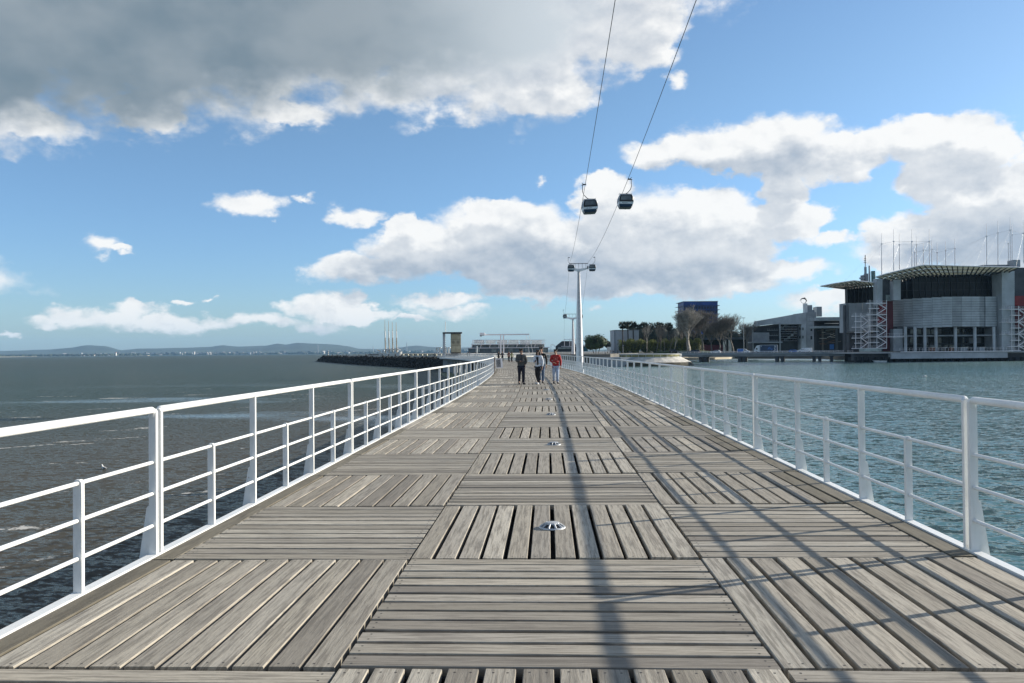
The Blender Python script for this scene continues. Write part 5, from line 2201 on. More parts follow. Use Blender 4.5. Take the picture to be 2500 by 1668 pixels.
def bulge(px):
    u = (px - (XA + XB) / 2) / ((XB - XA) / 2)
    return DO + 16 * u * u * (1 if u < 0 else .35)


def panel_strip(xa, xb, ya, yb, mat, name, th=.8, push=0., courses=1):
    """A slab of the bulging wall between two photograph columns."""
    mb = MB()
    hc = (yb - ya) / courses
    n = Vector((-sin(YA), cos(YA), 0))
    for j in range(courses):
        y0, y1 = ya + hc * j + (.18 if courses > 1 else 0), ya + hc * (j + 1) - (.18 if courses > 1 else 0)
        a1, b1 = P(xa, y1, bulge(xa) + push), P(xb, y1, bulge(xb) + push)
        a0, b0 = P(xa, y0, bulge(xa) + push), P(xb, y0, bulge(xb) + push)
        mb.hexa([a1, b1, b1 + n * th, a1 + n * th, a0, b0, b0 + n * th, a0 + n * th])
    return mb.build(name, mat, t)


segs = [(2181, 2206), (2206, 2228), (2228, 2252), (2252, 2276), (2276, 2300), (2300, 2325), (2325, 2348), (2348, 2371), (2371, 2392), (2392, 2404), (2406, 2434), (2436, 2446)]
for i, (a, b_) in enumerate(segs):
    ytop = 731 - 6.5 * min(1, (i / 5.)) if i < 6 else 724
    ybot = 803.5 - 6 * min(1, i / 6.)
    for j in range(12):
        hh = (ybot - ytop) / 12
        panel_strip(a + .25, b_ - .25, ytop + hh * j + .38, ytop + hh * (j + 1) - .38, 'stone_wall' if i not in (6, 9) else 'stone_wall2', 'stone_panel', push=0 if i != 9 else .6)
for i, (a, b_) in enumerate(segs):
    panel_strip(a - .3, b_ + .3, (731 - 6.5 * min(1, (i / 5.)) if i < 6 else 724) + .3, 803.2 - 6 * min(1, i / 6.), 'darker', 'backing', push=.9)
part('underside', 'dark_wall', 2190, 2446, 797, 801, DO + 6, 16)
# dark glazing band above
for i in range(16):
    a = 2199 + i * 15.4
    part('glazing', 'dark_glazing', a + .4, min(2445, a + 15), 672 + (10 if i == 0 else 5 if i < 3 else 0), 729 - (3 if i > 3 else 0), DO + 9 + (6 if i < 2 else 0), .5)
for i in range(17):
    a = 2199 + i * 15.4
    part('mullion', 'dark_metal', a - .35, a + .35, 672, 728, DO + 8.6, .4)
part('glazing_back', 'darker', 2198, 2446, 668, 730, DO + 16, 3)
for y in (690, 708):
    part('transom', 'dark_metal', 2199, 2445, y - .3, y + .3, DO + 8.6, .3)
# towers either side
for (xa, xb, ya, yb, m_, dd, th) in ((2141, 2154.5, 680, 745, 'stone_wall', 3, 4), (2154.7, 2181, 682, 734, 'dark_wall', 6, 6), (2181.2, 2199, 683, 733, 'stone_wall', 2, 8), (2446.3, 2477, 662, 858, 'stone_wall', 1, 14),
                                     (2477.2, 2600, 653, 858, 'dark_wall', 5, 30), (2154.7, 2181, 734, 858, 'dark_red', 8, 6), (2141, 2154.5, 745, 858, 'dark_wall', 6, 4), (2181.2, 2204, 803, 858, 'stone_wall2', 4, 6)):
    mb = MB()
    if m_.startswith('stone'):
        nc = max(4, int((yb - ya) / 4.6))
        hh = (yb - ya) / nc
        for j in range(nc):
            cb(mb, xa, xb, ya + hh * j + .2, ya + hh * (j + 1) - .2, DO + dd, .5)
        cb(mb, xa + .3, xb - .3, ya + .1, yb, DO + dd + .35, th)
    else:
        cb(mb, xa, xb, ya, yb, DO + dd, th)
    mb.build('tower_wall', m_, t)
part('red_screen', 'red_wall', 2477.6, 2600, 722, 746, DO + 2, 2)
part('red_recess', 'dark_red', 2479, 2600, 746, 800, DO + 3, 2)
part('red_screen', 'red_wall', 2146, 2163, 742, 768, DO + 5, .4)
part('red_screen', 'red_wall', 2143, 2160, 774, 790, DO + 5, .4)
part('window', 'glass_pale', 2163, 2178, 720, 735, DO + 5.6, .3)
part('roof_plant', 'stone_wall2', 2475.5, 2491, 634.5, 652, DO + 8, 5)
part('roof_parapet', 'concrete', 2400, 2478, 646.5, 652, DO + 12, 12)
# ground floor: columns, floor slab, recessed wall and windows
for i, x in enumerate((2210.5, 2234, 2258, 2285, 2332.5, 2380, 2426.5)):
    c = P(x, 828, DO + 3)
    zt_, zb_ = P(x, 798, DO + 3).z, P(x, 858.5, DO + 3).z
    mb = MB()
    mb.tube((c.x, c.y, zb_), (c.x, c.y, zt_), .68, .68, 14)
    mb.build('column', 'stone_wall', t)
part('mid_slab', 'stone_wall2', 2180, 2476, 817.8, 821, DO + 5, 12)
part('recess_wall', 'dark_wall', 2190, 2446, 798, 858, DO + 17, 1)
rr = random.Random(4)
for i in range(15):
    x = 2205 + i * 16
    for (ya, yb) in ((802, 815), (824, 838), (842, 855)):
        part('window', rr.choice(('dark_glazing', 'dark_glazing', 'glass', 'glass_lit', 'stone_wall2')), x + 1, x + 13.5, ya, yb, DO + 16.5, .4)
for (xa, xb) in ((2238, 2249), (2262, 2271), (2274, 2281)):
    part('lit_window', 'glass_pale', xa, xb, 804, 816, DO + 16.2, .3)
part('deck_edge', 'white_steel', 2200, 2474, 857.4, 859.2, DO - 3, .8)
part('quay_deck', 'stone_wall2', 2084, 2640, 858.4, 861.4, DO - 2, 24)
part('quay_wall', 'stone_wall', 2176, 2460, 861.6, 875, DO - 2.5, 3)
part('quay_wall', 'dark_wall', 2084, 2176, 861.6, 880, DO + 1, 3)
part('quay_wall', 'dark_wall', 2460, 2640, 861.6, 880, DO + .5, 3)
for i in range(30):
    part('pile', 'darker', 2088 + i * 17, 2092 + i * 17, 872, 888, DO - 1.5, 1.5)
part('under_quay', 'darker', 2084, 2640, 870, 888, DO + 4, 6)
mb = MB()
for y in (850, 853.4):
    mb.tube(P(2196, y, DO - 2.6), P(2474, y - 2.4, DO - 2.6), .04, .04, 4)
for i in range(36):
    x = 2197 + i * 7.9
    mb.tube(P(x, 858 - i * .03, DO - 2.6), P(x, 850 - i * .065, DO - 2.6), .05, .05, 4)
mb.build('quay_railing', 'white_steel', t)

# canopies: fan of steel beams with pale glass between
def canopy(front, back, dF, dB, nb, name_mat='glass_pale'):
    """front/back: photograph outlines of the two edges; dF/dB depths."""
    def along(pts, f):
        tot = [0]
        for i in range(len(pts) - 1):
            tot.append(tot[-1] + hypot(pts[i + 1][0] - pts[i][0], pts[i + 1][1] - pts[i][1]))
        d = f * tot[-1]
        for i in range(len(pts) - 1):
            if d <= tot[i + 1] + 1e-6:
                k = (d - tot[i]) / (tot[i + 1] - tot[i])
                return (pts[i][0] + (pts[i + 1][0] - pts[i][0]) * k, pts[i][1] + (pts[i + 1][1] - pts[i][1]) * k)
        return pts[-1]
    F_ = [P(*along(front, i / nb), dF) for i in range(nb + 1)]
    B_ = [P(*along(back, i / nb), dB) for i in range(nb + 1)]
    for i in range(nb + 1):
        mb = MB()
        dwn = Vector((0, 0, -.75))
        sx = Vector((.22, 0, 0))
        a, b_ = F_[i], B_[i]
        mb.hexa([a - sx + dwn * .25, a + sx + dwn * .25, b_ + sx + dwn, b_ - sx + dwn, a - sx, a + sx, b_ + sx, b_ - sx])
        mb.build('canopy_beam', 'dark_metal', t)
    for i in range(nb):
        for j in range(3):
            f0, f1 = j / 3 + .015, (j + 1) / 3 - .015
            q = [F_[i].lerp(B_[i], f0), F_[i + 1].lerp(B_[i + 1], f0), F_[i + 1].lerp(B_[i + 1], f1), F_[i].lerp(B_[i], f1)]
            mb = MB()
            u = Vector((0, 0, .12))
            v0 = Vector((0, 0, .04))
            mb.hexa([v + v0 for v in q] + [v + u for v in q])
            mb.build('canopy_glass', 'canopy_glass', t)
    mb = MB()
    mb.path([v + Vector((0, -.1, .05)) for v in F_], .22, 6)
    mb.build('canopy_edge', 'white_steel', t)
    mb = MB()
    for f in (.33, .66):
        mb.path([F_[i].lerp(B_[i], f) - Vector((0, 0, .2)) for i in range(nb + 1)], .1, 4)
    mb.build('canopy_purlin', 'dark_metal', t)


canopy([(2138, 676.5), (2166, 668), (2212, 657), (2252, 647.5), (2300, 648.5), (2350, 650), (2420, 651.5), (2487, 653)],
       [(2194, 687), (2215, 680), (2245, 675), (2290, 672), (2330, 671.5), (2370, 671.5), (2410, 671), (2446, 670.5)], DO - 9, DO + 9, 26)
# left wing
part('glazing', 'dark_glazing', 2068, 2140.5, 701, 742, DO + 24, .5)
for i in range(9):
    part('mullion', 'dark_metal', 2068.5 + i * 9, 2069.3 + i * 9, 701, 742, DO + 23.6, .4)
part('glazing_back', 'darker', 2069, 2141, 700, 742, DO + 30, 3)
for j in range(8):
    for k in range(4):
        part('stone_panel', 'stone_wall', 2073.2 + k * 17.2, 2090 + k * 17.2, 740.3 + j * 8.6 - k * .6, 748.4 + j * 8.6 - k * .6, DO + 20 - k * .8, .6)
part('backing', 'stone_wall2', 2066, 2141, 740, 812, DO + 21.5, 8)
part('backing', 'dark_wall', 2074, 2141, 812, 860, DO + 26, 8)
part('side_pier', 'dark_wall', 2063, 2066.5, 745, 862, DO + 19, 2)
canopy([(2003.5, 699), (2040, 692), (2085, 685.5), (2112, 688), (2143, 691)], [(2062, 703), (2080, 701.5), (2100, 700), (2120, 699), (2142, 698)], DO + 6, DO + 23, 12)

# roof tower with stack and spire
mt = empty('roof_spire', P(2112, 690, DO + 30), 0, 'slim grey service tower with spire rising between the two canopies', 'tower')
for (xa, xb, ya, yb, m_, nm) in ((2110, 2116, 652, 690, 'steel', 'shaft'), (2105, 2110, 672, 690, 'concrete', 'plant_box'), (2102, 2112, 677, 681, 'steel', 'platform'), (2120.5, 2125, 649, 690, 'alu', 'flue'),
                                 (2127, 2137, 662, 690, 'tank_green', 'tank'), (2113, 2120, 668, 690, 'concrete', 'plant_box')):
    mb = MB()
    if nm in ('flue', 'tank', 'shaft'):
        c = P((xa + xb) / 2, (ya + yb) / 2, DO + 30)
        r = (xb - xa) * (DO + 30) / F / 2
        mb.tube((c.x, c.y, P(xa, yb, DO + 30).z), (c.x, c.y, P(xa, ya, DO + 30).z), r, r, 10)
    else:
        cb(mb, xa, xb, ya, yb, DO + 29, 2)
    mb.build(nm, m_, mt)
mb = MB()
bar(mb, 2112.3, 653, 2112.3, 623, DO + 30, .22, 5)
for y, w in ((641, 3), (636, 2.4), (631, 2)):
    cb(mb, 2112.3 - w, 2112.3 + w, y - .5, y + .5, DO + 29.8, .4)
mb.build('spire', 'dark_metal', mt)
# masts on the roof
ms = [(2152.7, 668, 570, 5, 596), (2182, 658, 560, 0, 590), (2196, 655, 571, 12, 598), (2226.5, 652, 560, 0, 590), (2237.5, 650, 576, 14, 598), (2233, 650, 604, 24, 617),
      (2254.5, 649, 594, 20, 611), (2269, 646, 559, 0, 590), (2275, 648, 586, 18, 609), (2288, 647, 593, 22, 617), (2309, 648, 589, 20, 612), (2331.5, 649, 584, 20, 607),
      (2409, 648, 546, 0, 577), (2436.5, 645, 539, 0, 569), (2466.5, 640, 531, 0, 562), (2471, 640, 548, 16, 574), (2462, 642, 590, 26, 595), (2499, 640, 540, 2, 570)]
mord = ['first', 'second', 'third', 'fourth', 'fifth', 'sixth', 'seventh', 'eighth', 'ninth', 'tenth', 'eleventh', 'twelfth']
srt = sorted(range(len(ms)), key=lambda i: ms[i][0])
for i, (x, yb, yt, dd, yr) in enumerate(ms):
    rank = srt.index(i)
    lb = ('thin white roof mast above the aquarium, %s from the left of its left group' % mord[rank]) if rank < 12 else \
         ('thin white roof mast above the aquarium, %s from the left of its right group' % mord[rank - 12])
    Dm = DO + 14 + dd
    rt_ = empty('roof_mast', P(x, yb, Dm), 0, lb, 'mast', 'masts on the aquarium roof')
    mb = MB()
    mb.tube(P(x, yb + 3, Dm), P(x - .3, yr, Dm), .23, .18, 6)
    mb.tube(P(x - .3, yr, Dm), P(x - .5, yt, Dm), .13, .09, 5)
    mb.build('pole', 'white_steel', rt_)
    mb = MB()
    mb.box(P(x - .3, yr, Dm), (.55, .55, .5))
    mb.build('collar', 'white_steel', rt_)


def pt(i):
    x, yb, yt, dd, yr = ms[i]
    return P(x - .3, yr, DO + 14 + dd)


ropes = MB()
for (i, j) in ((0, 1), (1, 3), (3, 7), (0, 2), (2, 4), (4, 7), (8, 11), (9, 10), (10, 11), (5, 8), (5, 6), (6, 9), (12, 13), (13, 14), (14, 17), (15, 17)):
    ropes.tube(pt(i), pt(j), .035, .035, 3)
for (i, xe, ye, dd) in ((0, 2104, 664, 26), (0, 2138, 676, 10), (1, 2148, 672, 2), (2, 2170, 668, 4), (3, 2190, 661, 2), (4, 2212, 657, 4), (7, 2236, 651, 0), (8, 2252, 648, 6), (11, 2290, 649, 4), (12, 2290, 640, 16),
                        (12, 2340, 650, 4), (13, 2350, 650, 4), (14, 2400, 650, 4), (14, 2430, 651, 0), (12, 2380, 650, 0), (13, 2400, 651, 0), (7, 2300, 648, 4), (3, 2250, 650, 4), (17, 2480, 652, 0), (0, 2060, 688, 10), (12, 2240, 650, 10)):
    ropes.tube(pt(i), P(xe, ye, DO + dd), .022, .022, 3)
ropes.build('roof_stays', 'steel', t)


# white steel stair towers
def stair_tower(cols, levels, D, depth, label, extra=()):
    """cols: photograph columns of the posts; levels: rows of the landings, top first."""
    x0, x1 = cols[0], cols[-1]
    st = empty('stair_tower', gz((x0 + x1) / 2, D, -.3), 0, label, 'staircase')
    for x in cols:
        for dd in (0, depth):
            mb = MB()
            mb.tube(P(x, levels[-1] + 1, D + dd), P(x, levels[0] - 8, D + dd), .13, .13, 4)
            mb.build('post', 'white_steel', st)
    for k, y in enumerate(levels):
        xa = x0 - (7 if k % 2 == 0 else 0)
        mb = MB()
        cb(mb, xa, x1 if k % 2 == 0 else cols[1] + 6, y - .8, y + .8, D, depth)
        mb.build('landing', 'white_steel', st)
        mb = MB()
        for h in (-3.0, -6.0):
            mb.tube(P(xa, y + h, D), P(cols[1] if k % 2 else x1, y + h, D), .04, .04, 3)
        for q in range(5):
            xx = xa + (x1 - xa) * q / 4
            mb.tube(P(xx, y, D), P(xx, y - 6, D), .04, .04, 3)
        mb.build('landing_rail', 'white_steel', st)['kind'] = 'stuff'
    for k in range(len(levels) - 1):
        mb = MB()
        a, b_ = (cols[1], x1) if k % 2 == 0 else (x1, cols[1])
        pa, pb = P(a, levels[k], D + .2), P(b_, levels[k + 1], D + .2)
        nn = Vector((0, depth - .4, 0))
        dz_ = Vector((0, 0, .28))
        mb.hexa([pb, pa, pa + nn, pb + nn, pb + dz_, pa + dz_, pa + nn + dz_, pb + nn + dz_] if a < b_ else [pa, pb, pb + nn, pa + nn, pa + dz_, pb + dz_, pb + nn + dz_, pa + nn + dz_])
        mb.tube(pa + Vector((0, 0, 1.1)), pb + Vector((0, 0, 1.1)), .05, .05, 3)
        mb.build('flight', 'white_steel', st)


stair_tower((2089, 2102, 2120), (772, 785, 799, 812, 825.5, 838, 851), DO + 6, 1.4, 'lower left white steel stair tower against the left wing of the aquarium')
stair_tower((2124, 2141, 2164.5), (740.5, 753.5, 768.5, 781.5, 795.5, 809, 822.5, 836.5, 850.5), DO + 2, 1.6, 'tall white zigzag stair tower before the red recess of the aquarium')
stair_tower((2470, 2487, 2508), (755, 770, 786.5, 801, 816, 831, 846, 856), DO - 1, 1.6, 'white zigzag stair tower at the right end of the aquarium')
wk = empty('walkway', gz(2200, DO + 1, 0), 0, 'white steel walkways linking the stair towers along the aquarium foot', 'walkway')
for (xa, xb, y) in ((2160, 2208, 822.5), (2446, 2470, 786.5), (2446, 2470, 816), (2446, 2470, 755)):
    mb = MB()
    cb(mb, xa, xb, y - .7, y + .7, DO + .5, 2)
    for h in (-4, -8):
        mb.tube(P(xa, y + h, DO + .5), P(xb, y + h, DO + .5), .04, .04, 3)
    for q in range(5):
        xx = xa + (xb - xa) * q / 4
        mb.tube(P(xx, y, DO + .5), P(xx, y - 8, DO + .5), .04, .04, 3)
    mb.build('gangway', 'white_steel', wk)
for i, (x, w) in enumerate(((2272, 12), (2300, 9), (2345, 16), (2390, 14), (2300 + 20, 8))):
    mb = MB()
    cb(mb, x, x + w, 848.5, 856.8, DO + 1, 2)
    mb.box(P(x + w / 2, 848, DO + 2), (w * DO / F * 1.06, 2.2, .2), YA, 1)
    tag(mb.build('crate', [('rust', 'brown_dark', 'concrete', 'concrete', 'rust')[i], 'pale_stone']),
        ('rusty crate on the aquarium quay behind the third column', 'brown crate on the aquarium quay right of the fourth column', 'long grey crate between the fourth and fifth columns',
         'grey crate right of the sixth column on the quay', 'small rusty crate next to the long grey crate')[i], 'crate')
t = empty('work_boat', gz(2130, 372, WATER), 0, 'small pale boat lying under the quay by the stair towers', 'boat')
mb = MB()
q = gz(2150, 358, 0)
mb.hexa([(q.x - 2.4, q.y - .8, WATER - .2), (q.x + 2, q.y - .8, WATER - .2), (q.x + 2, q.y + .8, WATER - .2), (q.x - 2.4, q.y + .8, WATER - .2),
         (q.x - 3.2, q.y - 1.1, WATER + .9), (q.x + 2.3, q.y - 1.1, WATER + .7), (q.x + 2.3, q.y + 1.1, WATER + .7), (q.x - 3.2, q.y + 1.1, WATER + .9)])
mb.build('hull', 'hull_white', t)
mb = MB()
cb(mb, 2098, 2152, 851, 859, DO - 1, .15)
tag(mb.build('screen', 'glass_pale'), 'pale green translucent screen by the quay at the stair tower foot', 'screen')

# ------------------------------------------------------------------ people
def skin_build(name, nodes, mat, parent, sub=2, root=0):
    """nodes: list of (parent index, position, radius or (rx, ry))."""
    me = bpy.data.meshes.new(name)
    me.from_pydata([n[1] for n in nodes], [(n[0], i) for i, n in enumerate(nodes) if n[0] is not None], [])
    o = bpy.data.objects.new(name, me)
    COL.objects.link(o)
    o.modifiers.new('skin', 'SKIN').use_smooth_shade = True
    if not me.skin_vertices:
        bpy.context.view_layer.objects.active = o
        bm = bmesh.new()
        bm.from_mesh(me)
        bm.verts.layers.skin.verify()
        bm.to_mesh(me)
        bm.free()
    for i, n in enumerate(nodes):
        r = n[2]
        sv = me.skin_vertices[0].data[i]
        sv.radius = r if isinstance(r, tuple) else (r, r)
        sv.use_root = (i == root)
    ss = o.modifiers.new('subdivision', 'SUBSURF')
    ss.levels = ss.render_levels = sub
    dg = bpy.context.evaluated_depsgraph_get()
    dg.update()
    nm = bpy.data.meshes.new_from_object(o.evaluated_get(dg))
    nm.name = name
    for p in nm.polygons:
        p.use_smooth = True
    nm.materials.clear()
    nm.materials.append(M[mat])
    bpy.data.objects.remove(o)
    ob = bpy.data.objects.new(name, nm)
    COL.objects.link(ob)
    ob.parent = parent
    return ob


def arm_pts(s, pose):
    sh = (s * .185, 0, 1.405)
    if pose == 'down':
        return sh, (s * .26, .03, 1.13), (s * .25, -.03, .89), (s * .245, -.05, .82), Vector((0, -.15, -1))
    if pose == 'back':
        return sh, (s * .235, .09, 1.15), (s * .23, .10, .91), (s * .225, .09, .84), Vector((0, .1, -1))
    if pose == 'pocket':
        return sh, (s * .262, .06, 1.15), (s * .19, -.05, .96), (s * .165, -.09, .91), Vector((-s * .3, -.2, -.8))
    if pose == 'phone':
        return sh, (s * .245, -.01, 1.14), (s * .075, -.24, 1.14), (s * .03, -.29, 1.155), Vector((-s * .7, -.6, .1))
    if pose == 'hip':
        return sh, (s * .265, .05, 1.16), (s * .12, -.16, 1.08), (s * .07, -.19, 1.07), Vector((-s * .8, -.4, -.1))


def person(label, loc, rz, height, top, bottom, hair, shoes, poses, stride=.2, build_=1.0, long_hair=False, extra=None, turn=0., group=None, detail=True):
    t = local_root('person', loc, rz, label, 'person', group, height / 1.75)
    b = build_
    f, k = stride, .5
    legs = {}
    for s in (-1, 1):
        d = f * (-s)                           # one leg forward (towards -y), the other back
        knee = (s * .095, -.05 + d * .35 - .03, .50)
        ank = (s * .09, d * .85 + (.03 if d > 0 else 0), .10 + (.04 if d > 0 else 0))
        toe = (s * .10, d * .85 - .13, .045)
        legs[s] = ((s * .088, 0, .88), knee, ank, toe)
    tx = sin(turn) * .02
    N = [(None, (0, 0, .93), (.115 * b, .085)), (0, (0, 0, 1.09), (.105 * b, .08)), (1, (0, 0, 1.28), (.135 * b, .09)), (2, (0, .005, 1.41), (.095, .065)), (3, (0, 0, 1.485), .048),
         (4, (tx, -.022, 1.55), (.056, .064)), (5, (tx * .5, -.008, 1.625), (.070, .086)), (6, (0, 0, 1.70), (.058, .066))]
    nx, ny = sin(turn), -cos(turn)
    N.append((6, (nx * .098, ny * .098, 1.605), .011))
    for s in (-1, 1):
        h_, kn, an, to = legs[s]
        i0 = len(N)
        N += [(0, h_, .078), (i0, kn, .05), (i0 + 1, an, .034), (i0 + 2, (to[0], to[1], to[2]), .032)]
        sh, el, wr, pa, fd = arm_pts(s, poses[0] if s < 0 else poses[1])
        i0 = len(N)
        N += [(3, sh, .045), (i0, el, .036), (i0 + 1, wr, .023), (i0 + 2, pa, (.030, .018))]
        if detail:
            fd = fd.normalized()
            sd_ = fd.cross(Vector((0, 0, 1)) if abs(fd.z) < .8 else Vector((0, 1, 0))).normalized()
            nrm = fd.cross(sd_)
            for q, (off, ln_) in enumerate(((-.024, .062), (-.008, .074), (.008, .070), (.023, .055))):
                a1 = Vector(pa) + fd * .045 + sd_ * off
                a2 = a1 + fd * ln_ * .5 + nrm * .008
                a3 = a2 + fd * ln_ * .4 + nrm * .022
                j = len(N)
                N += [(i0 + 3, tuple(a1), .009), (j, tuple(a2), .008), (j + 1, tuple(a3), .007)]
            a1 = Vector(pa) + sd_ * .032 + fd * .012
            a2 = a1 + sd_ * .022 + fd * .035
            j = len(N)
            N += [(i0 + 3, tuple(a1), .010), (j, tuple(a2), .009)]
    skin_build('body', N, 'skin', t, 1)
    J = [(None, (0, 0, .96), (.150 * b, .112)), (0, (0, 0, 1.10), (.140 * b, .112)), (1, (0, 0, 1.28), (.168 * b, .118)), (2, (0, .005, 1.40), (.125, .088)), (3, (0, .0, 1.475), .066),
         (0, (0, 0, .89), (.150 * b, .115))]
    for s in (-1, 1):
        sh, el, wr, pa, fd = arm_pts(s, poses[0] if s < 0 else poses[1])
        i0 = len(J)
        J += [(3, sh, .070 * b), (i0, el, .058 * b), (i0 + 1, wr, .042)]
    skin_build('jacket', J, top, t, 1)
    Tn = [(None, (0, 0, .93), (.135 * b, .105))]
    for s in (-1, 1):
        h_, kn, an, to = legs[s]
        i0 = len(Tn)
        Tn += [(0, (h_[0], h_[1], h_[2] - .03), .108 * (b + 1) / 2), (i0, kn, .080), (i0 + 1, (an[0], an[1], an[2] + .02), .066), (i0 + 2, (an[0], an[1] + .005, an[2] - .04), .066)]
    skin_build('trousers', Tn, bottom, t, 1)
    for s in (-1, 1):
        h_, kn, an, to = legs[s]
        mb = MB()
        mb.ball((an[0], an[1] + .0, an[2] - .045), (.048, .075, .052), 8)
        mb.ball((to[0], to[1] - .03, to[2] + .005), (.050, .10, .043), 8)
        mb.box((to[0], (an[1] + to[1]) / 2 - .02, to[2] - .030), (.085, .25, .022))
        mb.build('shoe', shoes, t)
    mb = MB()
    mb.ball((0, .022, 1.685), (.088, .104, .085), 10)
    mb.ball((0, .05, 1.63), (.086, .080, .10), 10)
    for s in (-1, 1):
        mb.ball((s * .06, -.045, 1.735), (.045, .05, .035), 7)
    if long_hair:
        mb.path([(0, .06, 1.66), (.0, .12, 1.52), (0, .14, 1.36), (0, .13, 1.22)], [.09, .105, .09, .03], 9)
        for s in (-1, 1):
            mb.path([(s * .08, .0, 1.66), (s * .10, .03, 1.53), (s * .12, .04, 1.38)], [.04, .045, .015], 6)
    mb.build('hair', hair, t)
    if detail:
        for s in (-1, 1):
            mb = MB()
            c_, s__ = cos(turn), sin(turn)
            ex, ey = s * .030, -.082
            mb.ball((ex * c_ - ey * s__ * 1, ey * c_ + ex * s__, 1.637), .011, 6)
            mb.build('eye', 'hair', t)
            mb = MB()
            mb.ball((s * .076, .0, 1.61), (.012, .02, .03), 6)
            mb.build('ear', 'skin', t)
        mb = MB()
        mb.box((nx * .088, ny * .088, 1.565), (.04, .01, .008), turn)
        mb.build('mouth', 'maroon_cloth', t)
    if extra:
        extra(t)
    return t


def phone(x, y, z):
    def f(t):
        mb = MB()
        mb.box((x, y, z), (.075, .14, .012), .1, tilt=Matrix.Rotation(.6, 3, 'X'))
        o_ = mb.build('phone', 'black', t)
    return f


def deckpt(px, py_feet, D):
    q = P(px, py_feet, D)
    return (q.x, q.y, TILT * q.x)


def man_extra(t):
    mb = MB()
    mb.box((0, -.092, 1.637), (.135, .02, .034))
    for s in (-1, 1):
        mb.tube((s * .067, -.088, 1.642), (s * .078, .0, 1.63), .005, .005, 4)
    mb.build('sunglasses', 'black', t)
    mb = MB()
    mb.ball((0, -.038, 1.548), (.055, .052, .042), 8)
    mb.build('beard', 'hair', t)
    phone(.0, -.33, 1.19)(t)
    mb = MB()
    mb.box((0, -.125, 1.33), (.012, .02, .22))
    mb.build('zip', 'black_cloth', t)


def boy_extra(t):
    mb = MB()                                  # square outline and two lines printed on the chest
    y = -.128
    for (x, z, w_, h_) in ((0, 1.36, .19, .008), (0, 1.16, .19, .008), (-.095, 1.26, .008, .2), (.095, 1.26, .008, .2), (0, 1.285, .07, .018), (0, 1.25, .11, .02)):
        mb.box((x, y, z), (w_, .02, h_))
    mb.build('chest_print', 'pink_print', t)
    mb = MB()
    mb.path([(-.08, .05, 1.47), (-.05, .10, 1.44), (.05, .10, 1.44), (.08, .05, 1.47)], .04, 7)
    mb.build('hood', 'red_hoodie', t)


def woman_extra(t):
    mb = MB()
    mb.box((.03, -.115, 1.2), (.07, .03, .42), 0)
    mb.path([(-.08, -.12, 1.42), (-.0, -.13, 1.25), (.05, -.12, 1.05)], [.02, .03, .035], 6)
    mb.build('scarf', 'black_cloth', t)
    phone(-.0, -.33, 1.19)(t)


DP = 41.5
PZ = 0
man = person('bearded man in sunglasses, grey half-zip jumper and navy trousers, looking at a phone', deckpt(1273, 938, DP), .12, 1.80, 'grey_jumper', 'dark_jeans', 'hair', 'shoe_dark', ('phone', 'pocket'), .15, 1.28, extra=man_extra)
woman = person('woman with long dark hair in a pale blue denim jacket and black trousers', deckpt(1314.5, 938, DP), -.45, 1.72, 'white_jacket', 'black_cloth', 'hair_brown', 'shoe_white', ('phone', 'down'), .14, 1.15, True, woman_extra, turn=.5)
man2 = person('curly haired man in a black jacket walking half hidden behind the woman', deckpt(1322, 932, DP + 1.4), -.1, 1.87, 'black_cloth', 'blue_jeans', 'hair', 'shoe_dark', ('down', 'down'), .18, 1.0, turn=-.4)
boy = person('youth in a red hoodie with a printed square and pale jeans', deckpt(1357, 935, DP + .3), .0, 1.74, 'red_hoodie', 'pale_jeans', 'hair', 'shoe_dark', ('hip', 'down'), .13, 1.22, extra=boy_extra, turn=-.3)
DQ = 138
person('far walker in dark clothes, leftmost of the four distant walkers', deckpt(1217.5, 880, DQ), pi, 1.78, 'black_cloth', 'black_cloth', 'hair', 'shoe_dark', ('down', 'down'), .2, 1.05, detail=False)
person('far walker in a navy coat, second from the left of the four distant walkers', deckpt(1226.5, 879, DQ + 2), .2, 1.76, 'dark_jeans', 'black_cloth', 'hair', 'shoe_dark', ('phone', 'hip'), .12, 1.05, detail=False)
person('far walker in a maroon coat, third from the left of the four distant walkers', deckpt(1242.5, 882, DQ - 6), 0, 1.74, 'maroon_cloth', 'black_cloth', 'hair_brown', 'shoe_dark', ('down', 'hip'), .15, 1.0, detail=False)
tiny = person('far walker in an olive yellow jacket, rightmost of the four distant walkers', deckpt(1249.5, 882, DQ - 7), -.2, 1.68, 'olive_cloth', 'black_cloth', 'hair', 'shoe_dark', ('down', 'down'), .2, .95, True, detail=False)
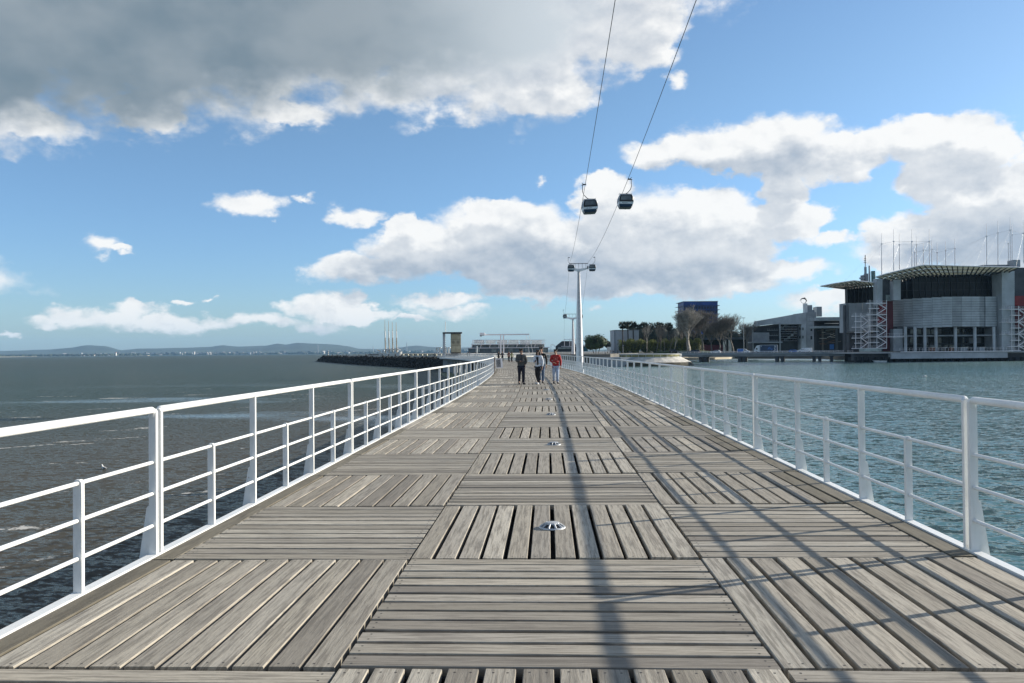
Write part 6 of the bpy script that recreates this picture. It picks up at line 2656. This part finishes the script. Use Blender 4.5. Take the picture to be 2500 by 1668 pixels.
# strollers on the breakwater and the quay, a few pixels tall
first = None
spots = []
rr = random.Random(17)
for i in range(24):
    u = rr.random()
    u = u * (len(SP) - 2.6) + .3
    k = int(u)
    p = SP[k].lerp(SP[k + 1], u - k)
    spots.append((p.x + rr.uniform(-1.5, 1.5), p.y + rr.uniform(-1.5, 1.5), -.45))
for i, sp_ in enumerate(spots):
    if i == 0:
        first = person('tiny dark stroller on the breakwater', sp_, 1.5, 1.75, 'black_cloth', 'dark_jeans', 'hair', 'shoe_dark', ('down', 'down'), .2, group='strollers on the breakwater', detail=False)
    else:
        copy_thing(first, sp_, rr.uniform(0, 6), 'tiny dark stroller on the breakwater', rr.uniform(.92, 1.03))
for i, (x, D, z) in enumerate(((1141, 262, 0), (1146, 266, 0), (1160, 280, 0), (1490, 350, .3), (1494, 352, .3), (1498, 356, .3), (1477, 350, .3), (1508, 345, .3))):
    c = copy_thing(first, tuple(gz(x, D, z)), i * 1.3, 'tiny dark figure on the quay by the portal' if i < 3 else 'tiny dark figure on the promenade before the concrete block', .97)
    c['group'] = 'people on the quay by the portal' if i < 3 else 'people on the promenade'


def gull(loc, rz, label):
    t = local_root('gull', loc, rz, label, 'bird')
    mb = MB()
    mb.path([(-.24, 0, .10), (-.12, 0, .09), (.02, 0, .08), (.13, 0, .12), (.17, 0, .20), (.20, 0, .24)], [.015, .06, .085, .06, .04, .035], 8)
    mb.ball((.21, 0, .25), (.045, .038, .038), 8)
    mb.build('body', 'sail', t)
    mb = MB()
    for s in (-1, 1):
        mb.ball((-.07, s * .06, .11), (.16, .02, .05), 8)
    mb.build('wing', 'steel', t)
    mb = MB()
    mb.tube((.25, 0, .245), (.30, 0, .235), .012, .004, 5)
    mb.build('beak', 'yellow_wall', t)


def on_water(px, py):
    d = direction(px, py)
    k = (WATER - EYE.z) / d.z
    return EYE + d * k


q = on_water(254, 1146)
gull((q.x, q.y, WATER - .02), 2.6, 'white gull floating on the brown river water left of the boardwalk')
q = on_water(2256, 921)
t = local_root('floating_buoy', (q.x, q.y, WATER), .2, 'small white float lying on the harbour water before the aquarium', 'buoy')
mb = MB()
mb.path([(-.55, 0, .05), (-.35, 0, .14), (0, 0, .10), (.1, 0, .16), (.42, 0, .17), (.55, 0, .08)], [.05, .14, .10, .18, .18, .05], 9)
mb.build('body', 'sail', t)
mb = MB()
mb.path([(-.75, 0, .02), (-.5, 0, .05)], [.03, .05], 5)
mb.build('line', 'tank_green', t)

# ------------------------------------------------------------------ haze
HM = bpy.data.materials.new('haze_air')
HM.use_nodes = True
ht = NT(HM.node_tree)
ht.n.clear()
ho = ht.n.new('ShaderNodeOutputMaterial')
hv = ht.n.new('ShaderNodeVolumePrincipled')
hv.inputs['Color'].default_value = (.36, .66, 1.0, 1)
hv.inputs['Density'].default_value = 3.4e-5
hv.inputs['Anisotropy'].default_value = .0
ht.l.new(hv.outputs[0], ho.inputs['Volume'])
mb = MB()
mb.box((0, 7000, 145), (32000, 16500, 310))
hz = mb.build('haze', [HM])
hz['kind'] = 'stuff'
